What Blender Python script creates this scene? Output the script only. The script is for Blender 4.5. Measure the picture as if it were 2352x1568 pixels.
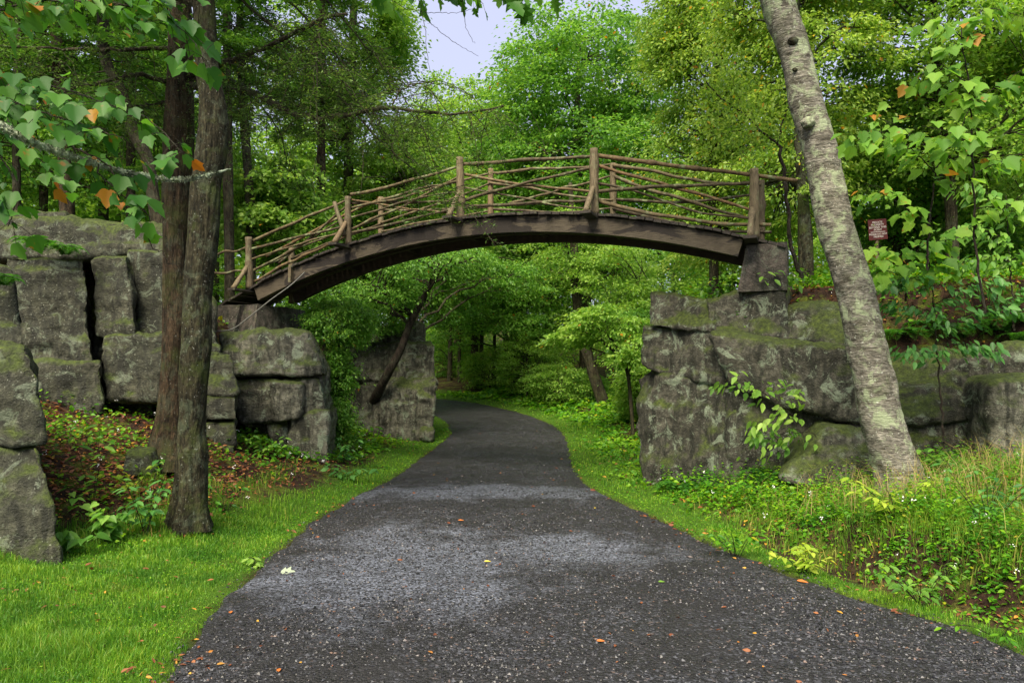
import bpy, math, random
import numpy as np
from mathutils import Vector

# ------------------------------------------------------------------ camera, sky, sun, exposure
S = bpy.context.scene
for o in list(bpy.data.objects):
    bpy.data.objects.remove(o)
F, CX, HY, CH = 1568.0, 1176.0, 858.0, 2.0      # pinhole constants (pixels of a 2352 px wide frame), eye height
cd = bpy.data.cameras.new('camera'); cam = bpy.data.objects.new('camera', cd); S.collection.objects.link(cam)
cam.location = (0, 0, CH); cam.rotation_euler = (math.radians(90), 0, 0)
cd.sensor_width = 36; cd.lens = 24; cd.shift_y = (HY-784)/2352; cd.clip_end = 3000; cd.clip_start = 0.05
S.camera = cam
SUN_EL, SUN_ROT = 52, 200
w = bpy.data.worlds.new("World"); S.world = w; w.use_nodes = True
nt = w.node_tree; nt.nodes.clear()
sky = nt.nodes.new('ShaderNodeTexSky'); sky.sky_type = 'NISHITA'; sky.sun_disc = False
sky.sun_elevation = math.radians(SUN_EL); sky.sun_rotation = math.radians(SUN_ROT)
sky.air_density = 1.0; sky.dust_density = 4.0; sky.ozone_density = 1.5
mixc = nt.nodes.new('ShaderNodeMix'); mixc.data_type = 'RGBA'; mixc.inputs[0].default_value = 0.78
mixc.inputs[7].default_value = (2.8, 2.88, 3.75, 1)
nt.links.new(sky.outputs[0], mixc.inputs[6])
bg = nt.nodes.new('ShaderNodeBackground'); bg.inputs[1].default_value = 0.05
nt.links.new(mixc.outputs[2], bg.inputs[0])
wo = nt.nodes.new('ShaderNodeOutputWorld'); nt.links.new(bg.outputs[0], wo.inputs[0])
sl = bpy.data.lights.new('sun', 'SUN'); sl.energy = 1.5; sl.angle = math.radians(38); sl.color = (1, .90, .70)
so = bpy.data.objects.new('sun', sl); S.collection.objects.link(so)
_el, _ro = math.radians(SUN_EL), math.radians(SUN_ROT)
sd = Vector((math.sin(_ro)*math.cos(_el), math.cos(_ro)*math.cos(_el), math.sin(_el)))
so.rotation_euler = sd.to_track_quat('Z', 'Y').to_euler()
S.view_settings.view_transform = 'Standard'; S.view_settings.look = 'None'
S.view_settings.exposure = 2.5; S.view_settings.gamma = 1
S.render.engine = 'CYCLES'
S.cycles.max_bounces = 10; S.cycles.diffuse_bounces = 7; S.cycles.glossy_bounces = 2
S.cycles.transmission_bounces = 6; S.cycles.transparent_max_bounces = 4

# ------------------------------------------------------------------ helpers
def at(px, py, Y):
    return np.array([(px-CX)/F*Y, Y, CH-(py-HY)*Y/F])

def nrm(v):
    v = np.asarray(v, float)
    return v/np.maximum(np.linalg.norm(v, axis=-1, keepdims=True), 1e-9)

def _h(ix, iy, iz, seed):
    n = (ix*374761393 + iy*668265263 + iz*2147483647 + seed*1274126177) & 0xffffffff
    n = ((n ^ (n >> 13))*1274126177) & 0xffffffff
    n = (n ^ (n >> 16)) & 0xffffff
    return n.astype(np.float64)/0xffffff

def vnoise(P, seed=0):
    P = np.asarray(P, float); f = np.floor(P); t = P-f; t = t*t*(3-2*t); i = f.astype(np.int64)
    x, y, z = i[:, 0], i[:, 1], i[:, 2]; r = 0
    for dx in (0, 1):
        wx = t[:, 0] if dx else 1-t[:, 0]
        for dy in (0, 1):
            wy = t[:, 1] if dy else 1-t[:, 1]
            for dz in (0, 1):
                wz = t[:, 2] if dz else 1-t[:, 2]
                r = r + wx*wy*wz*_h(x+dx, y+dy, z+dz, seed)
    return r*2-1

def fbm(P, octs=4, seed=0, gain=.5):
    P = np.asarray(P, float); a, s = 1.0, 0
    for k in range(octs):
        s = s + a*vnoise(P*(2.03**k)+k*17.3, seed+k); a *= gain
    return s

def sstep(a, b, x):
    t = np.clip((x-a)/(b-a), 0, 1); return t*t*(3-2*t)

class MB:
    """collects vertex and face arrays and links them as ONE mesh object"""
    def __init__(s): s.V = []; s.F = []; s.n = 0; s.mi = []
    def add(s, V, Fs, mi=0):
        V = np.asarray(V, float).reshape(-1, 3)
        if not isinstance(Fs, list): Fs = [Fs]
        for f in Fs:
            f = np.asarray(f, np.int64)
            s.F.append(f+s.n); s.mi.append(np.full(len(f), mi, np.int32))
        s.V.append(V); s.n += len(V); return s
    def mesh(s, name, smooth=False, off=(0, 0, 0)):
        V = (np.concatenate(s.V) if s.V else np.zeros((0, 3)))-np.asarray(off, float)
        me = bpy.data.meshes.new(name)
        me.vertices.add(len(V)); me.vertices.foreach_set('co', V.astype(np.float32).ravel())
        tot = np.concatenate([np.full(len(f), f.shape[1]) for f in s.F])
        loops = np.concatenate([f.ravel() for f in s.F]).astype(np.int32)
        me.loops.add(len(loops)); me.loops.foreach_set('vertex_index', loops)
        st = np.concatenate([[0], np.cumsum(tot)[:-1]]).astype(np.int32)
        me.polygons.add(len(tot)); me.polygons.foreach_set('loop_start', st)
        me.polygons.foreach_set('material_index', np.concatenate(s.mi))
        me.polygons.foreach_set('use_smooth', np.full(len(tot), smooth))
        me.update(calc_edges=True)
        return me
    def build(s, name, mats, parent=None, smooth=False, off=None):
        if off is None:
            off = parent.location if parent is not None else (0, 0, 0)
        return link(name, s.mesh(name, smooth, tuple(off)), mats, parent)

def link(name, me, mats, parent=None):
    for m in (mats if isinstance(mats, (list, tuple)) else [mats]):
        me.materials.append(m)
    o = bpy.data.objects.new(name, me); S.collection.objects.link(o)
    if parent is not None: o.parent = parent
    return o

def tag(o, label=None, cat=None, group=None, kind=None):
    if label: o['label'] = label
    if cat: o['category'] = cat
    if group: o['group'] = group
    if kind: o['kind'] = kind
    return o

def empty(name, loc, label=None, cat=None, group=None):
    o = bpy.data.objects.new(name, None); S.collection.objects.link(o)
    o.location = tuple(float(v) for v in loc); o.empty_display_size = .2
    return tag(o, label, cat, group)

def resample(P, n):
    P = np.asarray(P, float)
    if len(P) == 2:
        t = np.linspace(0, 1, n)[:, None]; return P[0]*(1-t)+P[1]*t
    d = np.r_[0, np.cumsum(np.linalg.norm(np.diff(P[:, :3], axis=0), axis=1)+1e-9)]
    u = np.linspace(0, d[-1], n); i = np.clip(np.searchsorted(d, u)-1, 0, len(P)-2)
    t = ((u-d[i])/(d[i+1]-d[i]))[:, None]
    g = lambda k: P[np.clip(k, 0, len(P)-1)]
    p0, p1, p2, p3 = g(i-1), g(i), g(i+1), g(i+2)
    return .5*((2*p1)+(-p0+p2)*t+(2*p0-5*p1+4*p2-p3)*t*t+(-p0+3*p1-3*p2+p3)*t**3)

def tube(P, R, k=6, cap=True):
    """P (n,3), R (n,) -> verts, faces"""
    P = np.asarray(P, float); n = len(P); R = np.broadcast_to(np.asarray(R, float), (n,))
    T = nrm(np.gradient(P, axis=0))
    ref = np.array([1., 0, 0]) if abs(T[0][0]) < .8 else np.array([0, 1., 0])
    A = nrm(np.cross(T, ref)); B = np.cross(T, A)
    a = np.linspace(0, 2*np.pi, k, endpoint=False)
    V = P[:, None]+R[:, None, None]*(A[:, None]*np.cos(a)[None, :, None]+B[:, None]*np.sin(a)[None, :, None])
    i = np.arange(n-1)[:, None]*k; j = np.arange(k)[None]; j2 = (j+1) % k
    Q = np.stack([i+j, i+j2, i+k+j2, i+k+j], -1).reshape(-1, 4)
    fs = [Q]
    if cap: fs += [np.arange(k)[::-1][None], ((n-1)*k+np.arange(k))[None]]
    return V.reshape(-1, 3), fs

def box8(c):  # c: 8 corners, bottom ring then top ring (both ccw from above)
    return np.asarray(c, float), [np.array([[3, 2, 1, 0], [4, 5, 6, 7], [0, 1, 5, 4], [1, 2, 6, 5], [2, 3, 7, 6], [3, 0, 4, 7]])]

def beam(p, q, wx, wz, side):
    """box from p to q, half-width wx along side, half-height wz across"""
    p, q = np.asarray(p, float), np.asarray(q, float); d = nrm(q-p); s = nrm(side); s = nrm(s-d*np.dot(s, d)); u = np.cross(s, d)
    if u[2] < 0: u = -u
    c = []
    for zz in (-1, 1):
        for (e, ss) in ((p, -1), (q, -1), (q, 1), (p, 1)):
            c.append(e+s*wx*ss+u*wz*zz)
    return box8(c)

# ---- leaf shapes: x runs from stalk to tip, y across
def leafT(side, fold=.12, droop=.15):
    r = np.array(side, float); n = len(r)
    V = [(0, 0), (.5, 0), (1, 0)]+[(x, y) for x, y in r]+[(x, -y) for x, y in r]
    V = np.array([(x, y, abs(y)*fold*2-droop*x*x) for x, y in V])
    f1 = [0]+[3+i for i in range(n)]+[2, 1]; f2 = [1, 2]+[3+n+i for i in range(n)][::-1]+[0]
    return V, [np.array([f1[::-1]]), np.array([f2[::-1]])]
DIAMOND = (np.array([(0, 0, 0), (.45, .30, .09), (1, 0, -.06), (.45, -.30, .09)]), [np.array([[0, 3, 2, 1]])])
OVAL = leafT([(.15, .16), (.45, .24), (.8, .12)])
MAPLE = leafT([(-.06, .12), (.0, .27), (.16, .38), (.34, .45), (.56, .58), (.55, .42), (.62, .30), (.76, .25), (.88, .12)], .12, .3)
SHARP = leafT([(.02, .14), (.22, .44), (.30, .24), (.55, .55), (.60, .20), (.78, .22)], .1, .2)
HEART = leafT([(-.08, .22), (.15, .42), (.5, .36), (.8, .14)], .12, .3)

def leaves(mb, T, P, D, N, Sz, mi=0):
    tv, tf = T; n = len(P); k = len(tv)
    X = nrm(D); Z = nrm(N-X*np.sum(N*X, 1, keepdims=True)); Yv = np.cross(Z, X)
    Sz = np.broadcast_to(np.asarray(Sz, float), (n,))[:, None, None]
    V = P[:, None]+Sz*(tv[None, :, 0, None]*X[:, None]+tv[None, :, 1, None]*Yv[:, None]+tv[None, :, 2, None]*Z[:, None])
    b = (np.arange(n)*k)[:, None, None]
    mb.add(V.reshape(-1, 3), [(f[None]+b).reshape(-1, f.shape[1]) for f in tf], mi)

# ------------------------------------------------------------------ materials
class NT:
    def __init__(s, name):
        s.m = bpy.data.materials.new(name); s.m.use_nodes = True; s.t = s.m.node_tree; s.t.nodes.clear()
        s.out = s.n('ShaderNodeOutputMaterial')
    def n(s, typ, **kw):
        x = s.t.nodes.new(typ)
        for k, v in kw.items(): setattr(x, k, v)
        return x
    def l(s, a, b): s.t.links.new(a, b)
    def set(s, sock, v):
        if hasattr(v, 'is_linked') or isinstance(v, bpy.types.NodeSocket): s.l(v, sock)
        elif isinstance(v, (tuple, list)) and len(v) == 3 and sock.type == 'RGBA': sock.default_value = (*v, 1)
        else: sock.default_value = v
    def pos(s, scale=(1, 1, 1)):
        g = s.n('ShaderNodeNewGeometry'); mp = s.n('ShaderNodeMapping'); s.l(g.outputs['Position'], mp.inputs[0])
        mp.inputs['Scale'].default_value = scale; return mp.outputs[0]
    def objpos(s, scale=(1, 1, 1)):
        g = s.n('ShaderNodeTexCoord'); mp = s.n('ShaderNodeMapping'); s.l(g.outputs['Object'], mp.inputs[0])
        mp.inputs['Scale'].default_value = scale; return mp.outputs[0]
    def noise(s, vec, scale, detail=4, rough=.55, dist=0):
        x = s.n('ShaderNodeTexNoise'); s.l(vec, x.inputs['Vector']); x.inputs['Scale'].default_value = scale
        x.inputs['Detail'].default_value = detail; x.inputs['Roughness'].default_value = rough; x.inputs['Distortion'].default_value = dist
        return x.outputs[0]
    def vor(s, vec, scale, out='Distance', feature='F1'):
        x = s.n('ShaderNodeTexVoronoi', feature=feature); s.l(vec, x.inputs['Vector']); x.inputs['Scale'].default_value = scale
        return x.outputs[out]
    def ramp(s, fac, stops, interp='LINEAR'):
        x = s.n('ShaderNodeValToRGB'); s.l(fac, x.inputs[0]); r = x.color_ramp; r.interpolation = interp
        while len(r.elements) < len(stops): r.elements.new(.5)
        for e, (p, c) in zip(r.elements, stops):
            e.position = p; e.color = (*c, 1) if isinstance(c, (tuple, list)) else (c, c, c, 1)
        return x.outputs[0]
    def mix(s, fac, a, b, mode='MIX'):
        x = s.n('ShaderNodeMix', data_type='RGBA', blend_type=mode)
        s.set(x.inputs[0], fac); s.set(x.inputs[6], a); s.set(x.inputs[7], b); return x.outputs[2]
    def math(s, op, a, b=0.0, clamp=False):
        x = s.n('ShaderNodeMath', operation=op, use_clamp=clamp); s.set(x.inputs[0], a); s.set(x.inputs[1], b); return x.outputs[0]
    def bump(s, h, strength=.5, dist=.02, prev=None):
        x = s.n('ShaderNodeBump'); x.inputs['Strength'].default_value = strength; x.inputs['Distance'].default_value = dist
        s.l(h, x.inputs['Height'])
        if prev is not None: s.l(prev, x.inputs['Normal'])
        return x.outputs[0]
    def nz(s):
        g = s.n('ShaderNodeNewGeometry'); x = s.n('ShaderNodeSeparateXYZ'); s.l(g.outputs['Normal'], x.inputs[0]); return x.outputs[2]
    def rnd(s): return s.n('ShaderNodeNewGeometry').outputs['Random Per Island']
    def orand(s): return s.n('ShaderNodeObjectInfo').outputs['Random']
    def attr(s, name):
        x = s.n('ShaderNodeAttribute'); x.attribute_name = name; return x.outputs['Fac']
    def finish(s, col, rough=.8, normal=None, spec=.3):
        p = s.n('ShaderNodeBsdfPrincipled'); s.set(p.inputs['Base Color'], col); s.set(p.inputs['Roughness'], rough)
        p.inputs['Specular IOR Level'].default_value = spec
        if normal is not None: s.l(normal, p.inputs['Normal'])
        s.l(p.outputs[0], s.out.inputs[0]); return s.m

def leafmat(name, dark, mid, light, autumn=.985, acol=(.45, .12, .02), gloss=.42, trans=.45, nscale=.5, spot=None, patch=None):
    s = NT(name); r = s.rnd(); n = s.noise(s.pos(), nscale, 2)
    f = s.math('ADD', s.math('MULTIPLY', r, .45), s.math('MULTIPLY', n, .62))
    c = s.ramp(f, [(.25, dark), (.5, mid), (.78, light)])
    r2 = s.math('FRACT', s.math('MULTIPLY', r, 37.7))
    ac = s.ramp(r2, [(0, acol), (.5, (acol[0]*1.1, acol[1]*1.9, acol[2])), (1, (acol[0]*.6, acol[1]*.7, acol[2]*.9))])
    c = s.mix(s.ramp(r, [(0, 0.), (autumn, 0.), (min(autumn+.001, 1), 1.)], 'CONSTANT'), c, ac)
    if patch:
        c = s.mix(s.ramp(s.noise(s.pos(), patch[0], 5, .7), [(.48, 0.), (.62, .8)]), c, patch[1])
        c = s.mix(s.ramp(s.noise(s.pos((1, 1.3, 1)), patch[0]*1.7, 4, .7), [(.60, 0.), (.72, .55)]), c, (.24, .22, .06))
    if spot:
        q = s.noise(s.pos(), spot, 2, .5)
        c = s.mix(s.ramp(q, [(.66, 0.), (.74, .85)]), c, (.34, .15, .02))
    d = s.n('ShaderNodeBsdfPrincipled'); s.l(c, d.inputs['Base Color']); d.inputs['Roughness'].default_value = gloss
    d.inputs['Specular IOR Level'].default_value = .35
    t = s.n('ShaderNodeBsdfTranslucent'); s.l(s.mix(1., c, (1.45, 1.4, .8), 'MULTIPLY'), t.inputs[0])
    m = s.n('ShaderNodeMixShader'); m.inputs[0].default_value = trans
    s.l(d.outputs[0], m.inputs[1]); s.l(t.outputs[0], m.inputs[2]); s.l(m.outputs[0], s.out.inputs[0]); return s.m

M = {}
M['leaf_bright'] = leafmat('leaf_bright', (.09, .22, .028), (.19, .36, .05), (.36, .53, .10), .992, trans=.5)
M['leaf_mid'] = leafmat('leaf_mid', (.055, .16, .022), (.125, .30, .04), (.26, .46, .075), .994, trans=.5)
M['leaf_blue'] = leafmat('leaf_blue', (.035, .12, .028), (.08, .24, .05), (.16, .37, .085), .995)
M['leaf_dark'] = leafmat('leaf_dark', (.03, .11, .012), (.065, .19, .022), (.14, .31, .04), .996, trans=.5)
M['leaf_yellow'] = leafmat('leaf_yellow', (.16, .31, .022), (.31, .46, .04), (.50, .60, .08), .985, (.5, .2, .02), trans=.5)
M['leaf_birch'] = leafmat('leaf_birch', (.10, .22, .03), (.22, .37, .05), (.39, .52, .10), .978, (.5, .22, .03), trans=.5)
M['leaf_big'] = leafmat('leaf_big', (.07, .19, .022), (.15, .33, .035), (.28, .47, .05), .955, (.42, .15, .03), .55, .5, .8, 14)
M['leaf_near'] = leafmat('leaf_near', (.025, .11, .014), (.055, .18, .020), (.11, .27, .03), .93, (.40, .12, .015), .5, .5, .9, 14)
M['needle'] = leafmat('needle', (.03, .09, .014), (.06, .17, .022), (.14, .29, .035), .999, gloss=.5, trans=.3)
M['needle_dead'] = leafmat('needle_dead', (.05, .11, .025), (.10, .20, .04), (.20, .32, .07), .99, (.2, .1, .03), .6, .3)
M['grass'] = leafmat('grass', (.045, .15, .012), (.12, .29, .02), (.28, .44, .045), .965, (.4, .30, .08), .5, .4, 2.2, patch=(1.0, (.055, .17, .02)))
M['grass_wild'] = leafmat('grass_wild', (.05, .14, .01), (.11, .24, .015), (.22, .34, .03), .86, (.40, .27, .09), .55, .35, 1.2)
M['straw'] = leafmat('straw', (.20, .22, .05), (.36, .28, .10), (.5, .38, .18), .9, (.35, .2, .08), .6, .3, 2)
M['weed'] = leafmat('weed', (.03, .13, .006), (.08, .26, .010), (.24, .44, .015), .985, (.4, .25, .02), .45, .4, 1.1)
M['fern'] = leafmat('fern', (.02, .10, .015), (.05, .18, .02), (.10, .28, .03), .995, gloss=.5)
M['litter'] = leafmat('litter', (.10, .032, .014), (.20, .065, .028), (.36, .15, .06), .8, (.50, .17, .04), .6, .15, 3)
M['petal'] = NT('petal').finish((.78, .78, .76), .6)

def rockmat(name, a, b, moss, lich=.6, streak=1.0):
    s = NT(name); p = s.pos(); ps = s.pos((2.2, 2.2, .45))
    n1 = s.noise(p, 1.3, 5, .6); n2 = s.noise(p, 11, 6, .68); n3 = s.noise(ps, 3.2, 5, .62, .6); ph = s.pos((.5, .5, 4))
    c = s.mix(s.ramp(n1, [(.35, 0.), (.65, 1.)]), a, b)
    c = s.mix(.9, c, s.ramp(n2, [(.28, .18), (.5, .85), (.72, 1.9)]), 'MULTIPLY')
    c = s.mix(s.math('MULTIPLY', s.ramp(n3, [(.47, 0.), (.60, 1.)]), .9*streak), c, (.018, .019, .012))
    l1 = s.noise(p, 2.9, 7, .78, .8)
    c = s.mix(s.math('MULTIPLY', s.ramp(l1, [(.54, 0.), (.60, 1.)]), lich), c, (.24, .29, .20))
    l2 = s.noise(p, 30, 3, .6); l3 = s.noise(p, 2.0, 2)
    c = s.mix(s.math('MULTIPLY', s.ramp(l2, [(.63, 0.), (.70, 1.)]), s.ramp(l3, [(.45, 0.), (.6, .8)])), c, (.40, .42, .33))
    # moss sits where the stone faces up, broken by noise
    mz = s.math('ADD', s.nz(), s.math('MULTIPLY', s.math('SUBTRACT', s.noise(p, 2.6, 5, .65), .5), 2.0))
    mc = s.ramp(s.noise(p, 18, 3), [(.3, (.025, .035, .008)), (.6, (.07, .10, .015)), (.8, (.13, .16, .02))])
    c = s.mix(s.ramp(mz, [(.42-moss*.3, 0.), (.78-moss*.3, .92)]), c, mc)
    cr = s.noise(ph, 2.2, 4, .6, .4)
    h = s.math('ADD', s.math('MULTIPLY', n2, .5), s.math('ADD', s.math('MULTIPLY', s.noise(p, 38, 4, .7), .4), s.math('MULTIPLY', cr, .25)))
    b = s.bump(h, 1.0, .09); vc = s.vor(s.pos((1, 1, .6)), 2.4, 'Distance', 'DISTANCE_TO_EDGE')
    b = s.bump(s.ramp(vc, [(0, 0.), (.03, 1.)]), .18, .03, b)
    return s.finish(c, s.ramp(n3, [(.4, .85), (.6, .62)]), b, .35)
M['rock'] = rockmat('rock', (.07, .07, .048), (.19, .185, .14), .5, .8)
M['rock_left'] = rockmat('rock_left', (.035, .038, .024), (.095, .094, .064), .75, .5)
M['rock_dark'] = rockmat('rock_dark', (.042, .040, .028), (.105, .10, .075), .6, .8, 1.0)
M['concrete'] = rockmat('concrete', (.055, .046, .037), (.105, .09, .075), .15, .3, .9)

def barkmat(name, a, b, sc, lichen, lcol=(.26, .33, .24), moss=.4, hor=False, rb=1.0):
    s = NT(name); v = s.pos((7, 7, 1.1) if not hor else (2.2, 2.2, 13)); p = s.pos()
    n1 = s.noise(v, sc, 6, .65, .8); n2 = s.noise(p, 9, 5, .65)
    c = s.mix(s.ramp(n1, [(.38, 0.), (.62, 1.)]), a, b)
    c = s.mix(.7, c, s.ramp(n2, [(.3, .45), (.7, 1.35)]), 'MULTIPLY')
    n5 = s.noise(s.pos((30, 30, 7) if not hor else (9, 9, 40)), 1.6, 4, .7); c = s.mix(.85, c, s.ramp(n5, [(.36, .28), (.5, .9), (.66, 1.8)]), 'MULTIPLY')
    c = s.mix(s.math('MULTIPLY', s.ramp(s.noise(p, 4.5, 6, .72, .6), [(.50, 0.), (.60, 1.)]), lichen), c, lcol)
    c = s.mix(s.math('MULTIPLY', s.ramp(s.noise(p, 2.1, 4, .7), [(.50, 0.), (.66, 1.)]), moss), c, (.06, .08, .018))
    w2 = s.noise(p, 34, 2, .5)
    c = s.mix(s.math('MULTIPLY', s.ramp(w2, [(.66, 0.), (.72, 1.)]), lichen*.8), c, (.5, .52, .45))
    h = s.math('ADD', n1, s.math('ADD', s.math('MULTIPLY', n5, .9), s.math('MULTIPLY', s.noise(p, 40, 3, .6), .35)))
    return s.finish(c, .88, s.bump(h, .9*rb, .035), .2)
M['bark_oak'] = barkmat('bark_oak', (.011, .010, .005), (.052, .046, .025), 2.2, .35, (.13, .16, .10), moss=.75)
M['bark_cedar'] = barkmat('bark_cedar', (.016, .011, .006), (.075, .050, .028), 1.6, .18, (.13, .16, .10), moss=.5)
M['bark_birch'] = barkmat('bark_birch', (.12, .108, .085), (.25, .235, .195), 1.0, 1.0, (.32, .37, .23), .3, True, .8)
M['bark'] = barkmat('bark', (.02, .017, .009), (.075, .062, .038), 2.0, .2, (.13, .16, .10))
M['twig'] = barkmat('twig', (.015, .011, .008), (.045, .034, .025), 2.0, .15, (.13, .16, .10), moss=.1)
M['lichen_branch'] = barkmat('lichen_branch', (.24, .27, .17), (.46, .54, .36), 3, .9, (.52, .62, .42), .1)

def woodmat(name, a, b, lichen=.0, axis=(1, 1, 1), spread=.6, dark=0.):
    s = NT(name); p = s.pos(axis); q = s.pos(); o = s.orand()
    n = s.noise(p, 9, 6, .7, .5); n2 = s.noise(q, 5, 4, .6)
    c = s.mix(s.ramp(n, [(.35, 0.), (.65, 1.)]), a, b)
    c = s.mix(spread, c, s.ramp(o, [(0, (.55, .50, .46)), (.4, (1., .97, .9)), (.85, (1.3, 1.25, 1.1)), (1, (1.5, 1.1, .85))]), 'MULTIPLY')
    c = s.mix(s.math('MULTIPLY', s.ramp(n2, [(.56, 0.), (.66, 1.)]), lichen), c, (.22, .25, .13))
    if dark: c = s.mix(s.math('MULTIPLY', s.ramp(s.noise(s.pos((.55, .55, 1.6)), 1.9, 4, .6, .8), [(.49, 0.), (.52, 1.)]), dark), c, (.016, .012, .010))
    return s.finish(c, .72, s.bump(s.math('ADD', n, s.math('MULTIPLY', n2, .5)), .6, .012), .3)
M['pole'] = woodmat('pole', (.035, .028, .014), (.155, .122, .072), .8, (1, 1, 1), .9)
M['post'] = woodmat('post', (.065, .050, .028), (.20, .16, .10), .4, (5, 5, .7), .45)
M['girder'] = woodmat('girder', (.034, .027, .018), (.105, .085, .058), 0, (.6, .6, 9), 0, .9)
M['girder_dark'] = woodmat('girder_dark', (.02, .014, .011), (.055, .038, .028), 0, (.6, .6, 9), 0)
M['plank'] = woodmat('plank', (.018, .015, .013), (.06, .05, .042), .25, (3, 3, 3), .3)
s = NT('steel_cable'); M['cable'] = s.finish(s.ramp(s.noise(s.pos(), 25, 3), [(.3, (.05, .052, .045)), (.7, (.13, .13, .115))]), .5, None, .5)
s = NT('sign_paint'); M['sign'] = s.finish(s.ramp(s.noise(s.pos(), 9, 4), [(.3, (.05, .008, .006)), (.7, (.085, .014, .010))]), .45)
M['sign_text'] = NT('sign_lettering').finish((.42, .38, .36), .6)

# ------------------------------------------------------------------ road line and terrain height
RC = np.array([(1.3, -9, 2.6), (1.0, 1, 2.6), (.74, 3.97, 2.6), (.37, 5.1, 2.56), (.0, 6.9, 2.49), (-.34, 9.17, 2.3), (-.5, 11.5, 1.89),
               (-.47, 13.8, 1.70), (-.35, 17.2, 1.70), (-.15, 20.5, 1.65), (-.42, 23, 1.65), (-.95, 25.2, 1.6), (-1.8, 27.3, 1.6), (-3.1, 29.6, 1.6),
               (-5.4, 32, 1.6), (-9, 34.3, 1.6), (-16, 36.5, 1.7), (-30, 38, 1.7), (-60, 38, 1.7)], float)
RR = resample(RC, 420)
def edge(X, Y):
    """signed distance outside the road edge and side (+1 right, -1 left)"""
    X = np.asarray(X, float).ravel(); Y = np.asarray(Y, float).ravel()
    e = np.empty(len(X)); sd_ = np.empty(len(X)); T = np.gradient(RR[:, :2], axis=0)
    for a in range(0, len(X), 20000):
        dx = X[a:a+20000, None]-RR[None, :, 0]; dy = Y[a:a+20000, None]-RR[None, :, 1]
        d = np.sqrt(dx*dx+dy*dy)-RR[None, :, 2]; i = d.argmin(1); r = np.arange(len(i)); e[a:a+20000] = d[r, i]
        sd_[a:a+20000] = np.sign(dx[r, i]*T[i, 1]-dy[r, i]*T[i, 0])
    return e, sd_
def prof(Y):
    Y = np.asarray(Y, float); return .05*np.clip(8-Y, 0, 8)+.055*np.clip(.5*((Y-18)+np.sqrt((Y-18)**2+1.5)), 0, 19)
PL = np.array([(-60, 9.5), (-10.5, 12.0), (-7.6, 12.9), (-6.3, 13.6), (-5.6, 14.2), (-4.9, 14.6), (-5.4, 17), (-5.2, 19.5), (-4.3, 20.9), (-3.4, 21.3), (-4.4, 23.8), (-9, 27.5), (-18, 31), (-60, 33)], float)
PR = np.array([(2.75, 13.4), (3.0, 12.1), (3.30, 10.75), (4.3, 10.35), (5.6, 10.15), (7.4, 9.7), (14, 9), (60, 8), (60, 60), (30, 38), (16, 27), (8, 19.5), (4.6, 16.5), (3.0, 14.8)], float)
def polyd(P, X, Y):
    """distance inside polygon (+) / outside (-)"""
    X = np.asarray(X, float); Y = np.asarray(Y, float); ins = np.zeros(X.shape, bool); dm = np.full(X.shape, 1e9)
    for a, b in zip(P, np.roll(P, -1, 0)):
        c = ((a[1] > Y) != (b[1] > Y)) & (X < (b[0]-a[0])*(Y-a[1])/(b[1]-a[1]+1e-12)+a[0]); ins ^= c
        ab = b-a; t = np.clip(((X-a[0])*ab[0]+(Y-a[1])*ab[1])/ab.dot(ab), 0, 1)
        dm = np.minimum(dm, np.hypot(X-a[0]-t*ab[0], Y-a[1]-t*ab[1]))
    return np.where(ins, dm, -dm)
def height(X, Y, rough=True):
    X = np.asarray(X, float).ravel(); Y = np.asarray(Y, float).ravel()
    e, sd_ = edge(X, Y); z = prof(Y); ee = np.maximum(e, 0)
    kl = .10+.20*sstep(6.8, 8.5, Y)*(1-sstep(13.8, 15.5, Y)); capl = .6+1.0*sstep(7, 9, Y)
    hl = np.minimum(kl*np.maximum(ee-.5, 0), capl)
    near = 1-sstep(7.0, 9.0, Y)
    ditch = -.10*np.exp(-((ee-.75)/.28)**2)+.34*sstep(.85, 1.25, ee)
    kr = .10+.13*sstep(5, 8, Y)*(1-sstep(13, 17, Y))
    hr = near*ditch+kr*np.maximum(ee-.7, 0); hr = np.minimum(hr, 1.35)
    z = z+np.where(sd_ > 0, hr, hl)
    dl = polyd(PL, X, Y); dr = polyd(PR, X, Y)
    zl = 2.55+.42*np.clip(-5.2-X, 0, 6)*(1-sstep(15, 22, Y)*.55)+.06*np.clip(dl, 0, 12)
    zr = 2.45+.95*sstep(.15, .85, dr)+.085*np.clip(dr-1, 0, 22)
    z = np.where(dl > 0, z+(zl-z)*sstep(0, .9, dl), z); z = np.where(dr > 0, z+(zr-z)*sstep(0, .35, dr), z)
    far = sstep(42, 110, np.hypot(X, Y)); z = z+far*7*sstep(1, 12, e)
    if rough:
        P = np.stack([X, Y, X*0], 1); off = sstep(0., 1.2, ee)
        z = z+fbm(P*.9, 4, 5)*.07*off+fbm(P*.25, 2, 9)*.12*sstep(1, 4, ee)
    return z
def roadz(X, Y):
    P = np.stack([np.ravel(X), np.ravel(Y), np.ravel(X)*0], 1)
    e, _ = edge(X, Y); return prof(np.ravel(Y))+.035*(1-np.exp(np.minimum(e, 0)*1.5))+fbm(P*.7, 3, 3)*.012+.028*np.exp(-((np.ravel(Y)-11.3+.3*np.sin(np.ravel(X)*1.3))/.75)**2)

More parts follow.
